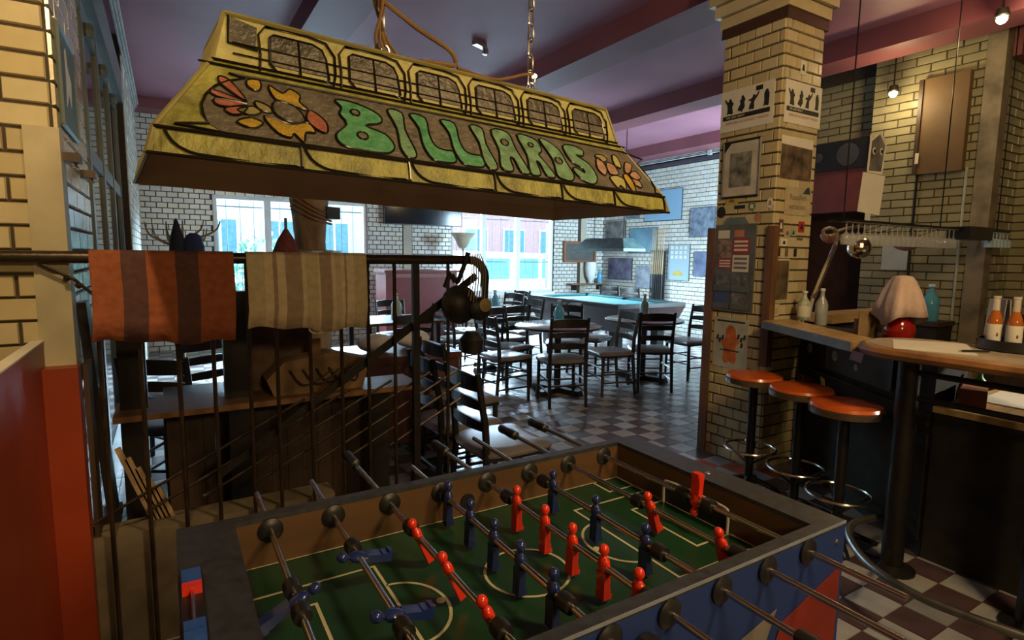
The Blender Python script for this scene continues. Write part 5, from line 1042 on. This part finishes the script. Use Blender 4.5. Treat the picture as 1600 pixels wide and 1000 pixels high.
sticker((3.64, FY, 1.645), RXV, 0.07, 0.06, mat('tan_paper', (0.44, 0.37, 0.23)), 'tan label beside the mint label on the pillar', mark=SEP)
sticker((3.79, FY, 1.63), RXV, 0.07, 0.015, mat('dark_green_strip', (0.10, 0.13, 0.05), 0.5), 'dark green strip under the bright red sticker')
for k, x in enumerate((3.575, 3.665, 3.765)): sticker((x, FY, 1.515), RXV, 0.035, 0.055, (INK, SEP, INK)[k], ('black scribble sticker above the dark poster', 'brown figure sticker above the dark poster', 'black tall sticker right of the brown figure sticker')[k])
sticker((3.61, FY, 1.585), RXV, 0.07, 0.05, PAPER, 'white paper label above the scribble sticker', mark=INK)
sticker((3.56, FY, 1.10), RXV, 0.08, 0.085, mat('pale_grey_paper', (0.43, 0.43, 0.36)), 'pale label with yellow print below the dark poster', mark=YS)
sticker((3.70, FY, 2.735), RXV, 0.065, 0.09, PAPER, 'small white switch-like label high on the pillar', mark=INK)
# ================================================================== picture wall
def pic(y0, z1, y1, z0, c, c2, label, sc=9, border=None):
    T = sheet('wall_picture', label, 'picture', (8.389, y0, z0), LX, y0-y1, z1-z0, border or BLACK, 0.012); n = T
    e = 0.02 if border else 0.008
    on(T, [(e, e), (y0-y1-e, e), (y0-y1-e, z1-z0-e), (e, z1-z0-e)], LX, mat('pic_'+label[:18], tuple(0.55*q+0.3*p for q, p in zip(c, c2)), 0.5, scale=sc, col2=c2), 'print', 0.0135)
    return T
pic(8.62, 2.81, 7.63, 2.21, (0.30, 0.45, 0.58), (0.18, 0.36, 0.52), 'large light blue sky picture high on the picture wall', 2)
pic(7.43, 2.41, 6.85, 1.87, (0.33, 0.40, 0.46), (0.05, 0.07, 0.12), 'photo of standing men in dark clothes high beside the pillar')
pic(9.04, 2.09, 8.24, 1.58, (0.20, 0.42, 0.52), (0.08, 0.20, 0.30), 'blue painting of dancing figures above the dark purple photo', 5)
pic(9.80, 2.26, 9.16, 1.80, (0.40, 0.40, 0.38), (0.06, 0.05, 0.05), 'black and white band picture in the wall corner', 6)
pic(9.17, 2.62, 8.77, 2.30, (0.20, 0.34, 0.44), (0.05, 0.10, 0.16), 'small blue car picture under the billiards shade edge', 6)
pic(9.68, 1.465, 8.925, 1.0, (0.30, 0.28, 0.42), (0.03, 0.02, 0.05), 'dark purple photo of a man on the picture wall over the pool table', 5)
pic(8.81, 1.315, 8.29, 0.85, (0.42, 0.46, 0.50), (0.10, 0.11, 0.15), 'grey photo of a figure below the blue dancers painting', 6)
T = pic(7.93, 1.745, 7.39, 1.05, (0.36, 0.46, 0.48), (0.24, 0.36, 0.42), 'pale poster of a facade with a yellow taxi beside the cue stand', 3)
for r in range(3):
    for c in range(4): on(T, [(0.07+c*0.11, 0.42+r*0.09), (0.14+c*0.11, 0.42+r*0.09), (0.14+c*0.11, 0.48+r*0.09), (0.07+c*0.11, 0.48+r*0.09)], LX, PAPER, 'facade_window', 0.0145)
on(T, [(0.12, 0.10), (0.40, 0.10), (0.38, 0.15), (0.32, 0.19), (0.2, 0.19), (0.16, 0.15)], LX, YS, 'yellow_taxi', 0.0145)
pic(7.29, 1.61, 6.80, 1.15, (0.20, 0.26, 0.40), (0.03, 0.04, 0.10), 'dark blue photo of a man beside the pillar edge', 5)
cu = thing('cue_stand', 'wall stand holding billiard cues between the pictures', 'cue stand', (8.30, 8.14, 0))
MB().ext((-0.05, -0.19, 0.62), (0.08, 0.19, 0.66)).build('bottom_rest', DWOOD, cu); MB().ext((0.0, -0.19, 1.6), (0.08, 0.19, 1.63)).build('clip_bar', DWOOD, cu); MB().ext((0.05, -0.16, 0), (0.07, 0.16, 1.6)).build('back_board', BLKW, cu)
CW = mat('maple_cue', (0.42, 0.28, 0.13), 0.3)
for k in range(7):
    y = 8.14-0.15+0.05*k; o = thing('billiard_cue', 'wooden billiard cue standing upright in the wall stand', 'cue', (8.29, y, 0.66), 0, 'billiard cues in the stand')
    MB().tube([(0, 0, 0), (0.0, 0, 0.5)], [0.014, 0.012], 8).build('butt', BLKW, o); MB().tube([(0, 0, 0.5), (0.03, 0, 1.4)], [0.012, 0.006], 8).build('shaft', CW, o)
# ================================================================== along the window wall
tv = thing('wall_television', 'flat black television mounted high between the two windows', 'television', (4.06, 9.84, 2.02))
MB().ext((-0.76, -0.05, 0), (0.76, 0, 0.86)).build('housing', BLACK, tv); MB().ext((-0.745, -0.053, 0.015), (0.745, -0.05, 0.845)).build('screen', mat('dark_screen', (0.006, 0.008, 0.014), 0.12), tv); MB().ext((-0.1, 0, 0.3), (0.1, 0.055, 0.6)).build('wall_bracket', DARKM, tv)
bf = thing('chalkboard', 'dark chalkboard in a wooden frame in the room corner', 'chalkboard', (7.71, 9.86, 1.36))
MB().ext((-0.42, -0.0, 0.02), (0.42, 0.03, 0.43)).build('slate', mat('chalky_slate', (0.085, 0.085, 0.075), 0.7, scale=6), bf)
for a, c in (((-0.44, -0.03, 0), (0.44, 0.03, 0.05)), ((-0.44, -0.03, 0.40), (0.44, 0.03, 0.45)), ((-0.44, -0.03, 0.05), (-0.385, 0.03, 0.40)), ((0.385, -0.03, 0.05), (0.44, 0.03, 0.40))): MB().ext(a, c).build('frame_bar', mat('orange_brown_frame', (0.22, 0.085, 0.03), 0.5), bf)
sf = thing('wall_shelf', 'narrow wooden wall shelf in the room corner', 'shelf', (7.88, 9.80, 0.88)); MB().ext((-0.5, -0.12, 0), (0.48, 0.09, 0.025)).build('board', MWOOD, sf)
for x in (-0.35, 0.35): MB().ext((x-0.015, -0.08, -0.12), (x+0.015, 0.09, 0)).build('bracket', DARKM, sf)
ur = thing('white_jug', 'white handled jug upside down on the corner shelf', 'jug', (7.95, 9.76, 0.905)); MB().lathe([(0.02, 0), (0.04, 0.05), (0.10, 0.16), (0.13, 0.32), (0.12, 0.46), (0.11, 0.47)], (0, 0, 0), 18).build('body', WHITE, ur, True); MB().tube(smooth_poly([(0.07, 0, 0.12), (0.16, 0, 0.14), (0.16, 0, 0.26), (0.12, 0, 0.28)], 4, False), 0.018, 7).build('handle', WHITE, ur, True)
bottle(8.2, 9.76, 0.905, 0.34, 0.06, GREENP, 'blue bottle on the corner shelf beside the white jug')
# tree-trunk post, red parasol, antler plant and jacket over the railing
tp = thing('wooden_trunk_post', 'pale carved wooden trunk post before the window with the shrub outside', 'post', (1.25, 6.0, 0))
MB().lathe([(0.20, 0), (0.18, 0.9), (0.155, 1.50), (0.15, 1.62), (0.17, 1.86), (0.20, 2.1), (0.23, 2.35)], (0, 0, 0), 14).build('trunk', mat('pale_bark', (0.30, 0.20, 0.10), 0.7, var=0.3, scale=5, stretch=(3, 3, 0.6), bump=0.3), tp, True)
MB().lathe([(0.2, 1.48), (0.3, 1.50), (0.3, 1.52), (0.16, 1.53)], (0, 0, 0), 18).build('collar_shelf', mat('grey_tin', (0.3, 0.3, 0.28), 0.4, 0.5), tp); MB().box((0.19, -0.05, 1.9), (0.16, 0.12, 0.12), 0.4).build('clamp', BLACK, tp)
for k in range(4): MB().tube(smooth_poly([(-0.2, -0.1, 2.1-0.05*k), (0.0, -0.2, 1.95-0.04*k), (0.2, -0.05, 1.88-0.03*k)], 4, False), 0.012, 6).build('cord', CAB, tp)
rp_ = thing('folded_parasol', 'folded dark red parasol standing before the window with the shrub outside', 'parasol', (1.03, 6.0, 0)); rp_.location = (0.85, 5.0, 0)
MB().tube([(0, 0, 0), (0, 0, 1.78)], 0.012, 7).build('pole', BLKW, rp_); MB().lathe([(0.16, 0.5), (0.155, 1.2), (0.13, 1.45), (0.07, 1.60), (0.015, 1.69)], (0, 0, 0), 12).build('canopy', mat('dark_red_canvas', (0.18, 0.045, 0.045), 0.8, var=0.3, scale=9, stretch=(5, 5, 0.5)), rp_, True); MB().lathe([(0.16, 0), (0.16, 0.03), (0.03, 0.06)], (0, 0, 0), 16).build('base', DARKM, rp_)
ck = thing('branch_coat_stand', 'coat stand made of curling branches against the white brick wall', 'coat stand', (0.08, 7.2, 0))
BR = mat('dry_branch', (0.28, 0.17, 0.06), 0.7, var=0.3); MB().tube([(0, 0, 0), (0.02, 0, 1.0), (0, 0, 1.6)], [0.05, 0.04, 0.03], 8).build('stem', BR, ck); MB().lathe([(0.22, 0), (0.22, 0.04), (0.05, 0.07)], (0, 0, 0), 16).build('base', DWOOD, ck)
for k in range(10):
    a = k*0.7; l = 0.25+0.12*(k % 3); c, s = math.cos(a), math.sin(a); c *= 0.5 if c < 0 else 1
    MB().tube(smooth_poly([(0, 0, 1.45+0.02*k), (c*l*0.5, s*l*0.4, 1.55+0.01*k), (c*l, s*l*0.6, 1.60+0.015*k), (c*l*1.15, s*l*0.7, 1.75+0.01*k)], 4, False), [0.02-0.0012*q for q in range(13)], 6).build('branch', BR, ck, True)
jk = thing('dark_blue_jacket', 'dark blue jacket with pointed hood hanging on the branch coat stand', 'jacket', (0.16, 6.9, 1.0)); JM = mat('navy_cloth', (0.03, 0.04, 0.10), 0.9, bump=0.3)
MB().lathe([(0.10, 0), (0.105, 0.3), (0.10, 0.55), (0.07, 0.66), (0.03, 0.69)], (0.09, 0, 0), 12, Matrix.Diagonal((1, 0.5, 1))).build('body', JM, jk, True); MB().lathe([(0.08, 0), (0.09, 0.4), (0.06, 0.65), (0.02, 0.80), (0.003, 0.84)], (-0.06, 0, 0), 12, Matrix.Diagonal((1, 0.6, 1))).build('hood', mat('black_wool', (0.02, 0.022, 0.03), 0.9, bump=0.3), jk, True); MB().tube([(-0.06, 0.02, 0.8), (-0.07, 0.25, 0.80)], 0.006, 5).build('hanger_loop', BLACK, jk)
# green picture and hooks on the pier
gp = thing('green_wall_sign', 'dark green sign with a pale figure on the side of the brick pier', 'sign', (-0.289, 2.52, 1.93)); EY = Vector((0, 1, 0))
MB().prism([(0, 0), (0.40, 0.0), (0.40, 0.34), (0, 0.34)], (0, 0, 0), EY, UPV, 0.008).build('panel', mat('dark_green_panel', (0.05, 0.11, 0.09), 0.4), gp); MB().prism([(0.12, 0.08), (0.2, 0.14), (0.24, 0.1), (0.28, 0.2), (0.2, 0.24), (0.18, 0.3), (0.14, 0.28), (0.15, 0.18)], (0.0085, 0, 0), EY, UPV, 0.001).build('pale_figure', PAPER, gp)
b = MB()
for a, c in (((0, 0), (0.40, 0)), ((0.40, 0), (0.40, 0.34)), ((0.40, 0.34), (0, 0.34)), ((0, 0.34), (0, 0))): b.tube([(0.006, a[0], a[1]), (0.006, c[0], c[1])], 0.008, 4)
b.build('frame', GF, gp)
for y, lab in ((2.50, 'small wooden peg block on the brick pier under the green sign'), (3.0, 'small wooden peg block on the far edge of the brick pier')):
    o = thing('peg_block', lab, 'peg', (-0.289, y, 1.80)); MB().ext((0, -0.02, 0), (0.05, 0.05, 0.03)).build('block', DWOOD, o); MB().tube([(0.03, 0.015, 0.0), (0.04, 0.015, -0.02)], 0.006, 6).build('peg', CHROME, o)
# smoke detector and small fittings on the ceiling
sd = thing('smoke_detector', 'round pale smoke detector on the purple ceiling', 'detector', (3.05, 3.75, 3.6)); MB().lathe([(0.05, 0), (0.05, -0.02), (0.035, -0.035), (0.01, -0.04)], (0, 0, 0), 16).build('cover', mat('pale_pink_plastic', (0.40, 0.28, 0.28), 0.5), sd, True); MB().lathe([(0.012, -0.038), (0.01, -0.045)], (0, 0, 0), 10).build('sensor', BLACK, sd)
cl_ = thing('ceiling_fixture', 'small chrome ceiling fitting with a short arm', 'fixture', (2.75, 5.2, 3.6)); MB().box((0, 0, -0.03), (0.16, 0.06, 0.05), 0.4).build('plate', CHROME, cl_); MB().lathe([(0.03, -0.05), (0.035, -0.1), (0.02, -0.11)], (0.08, 0.03, 0), 12).build('cup', CHROME, cl_)
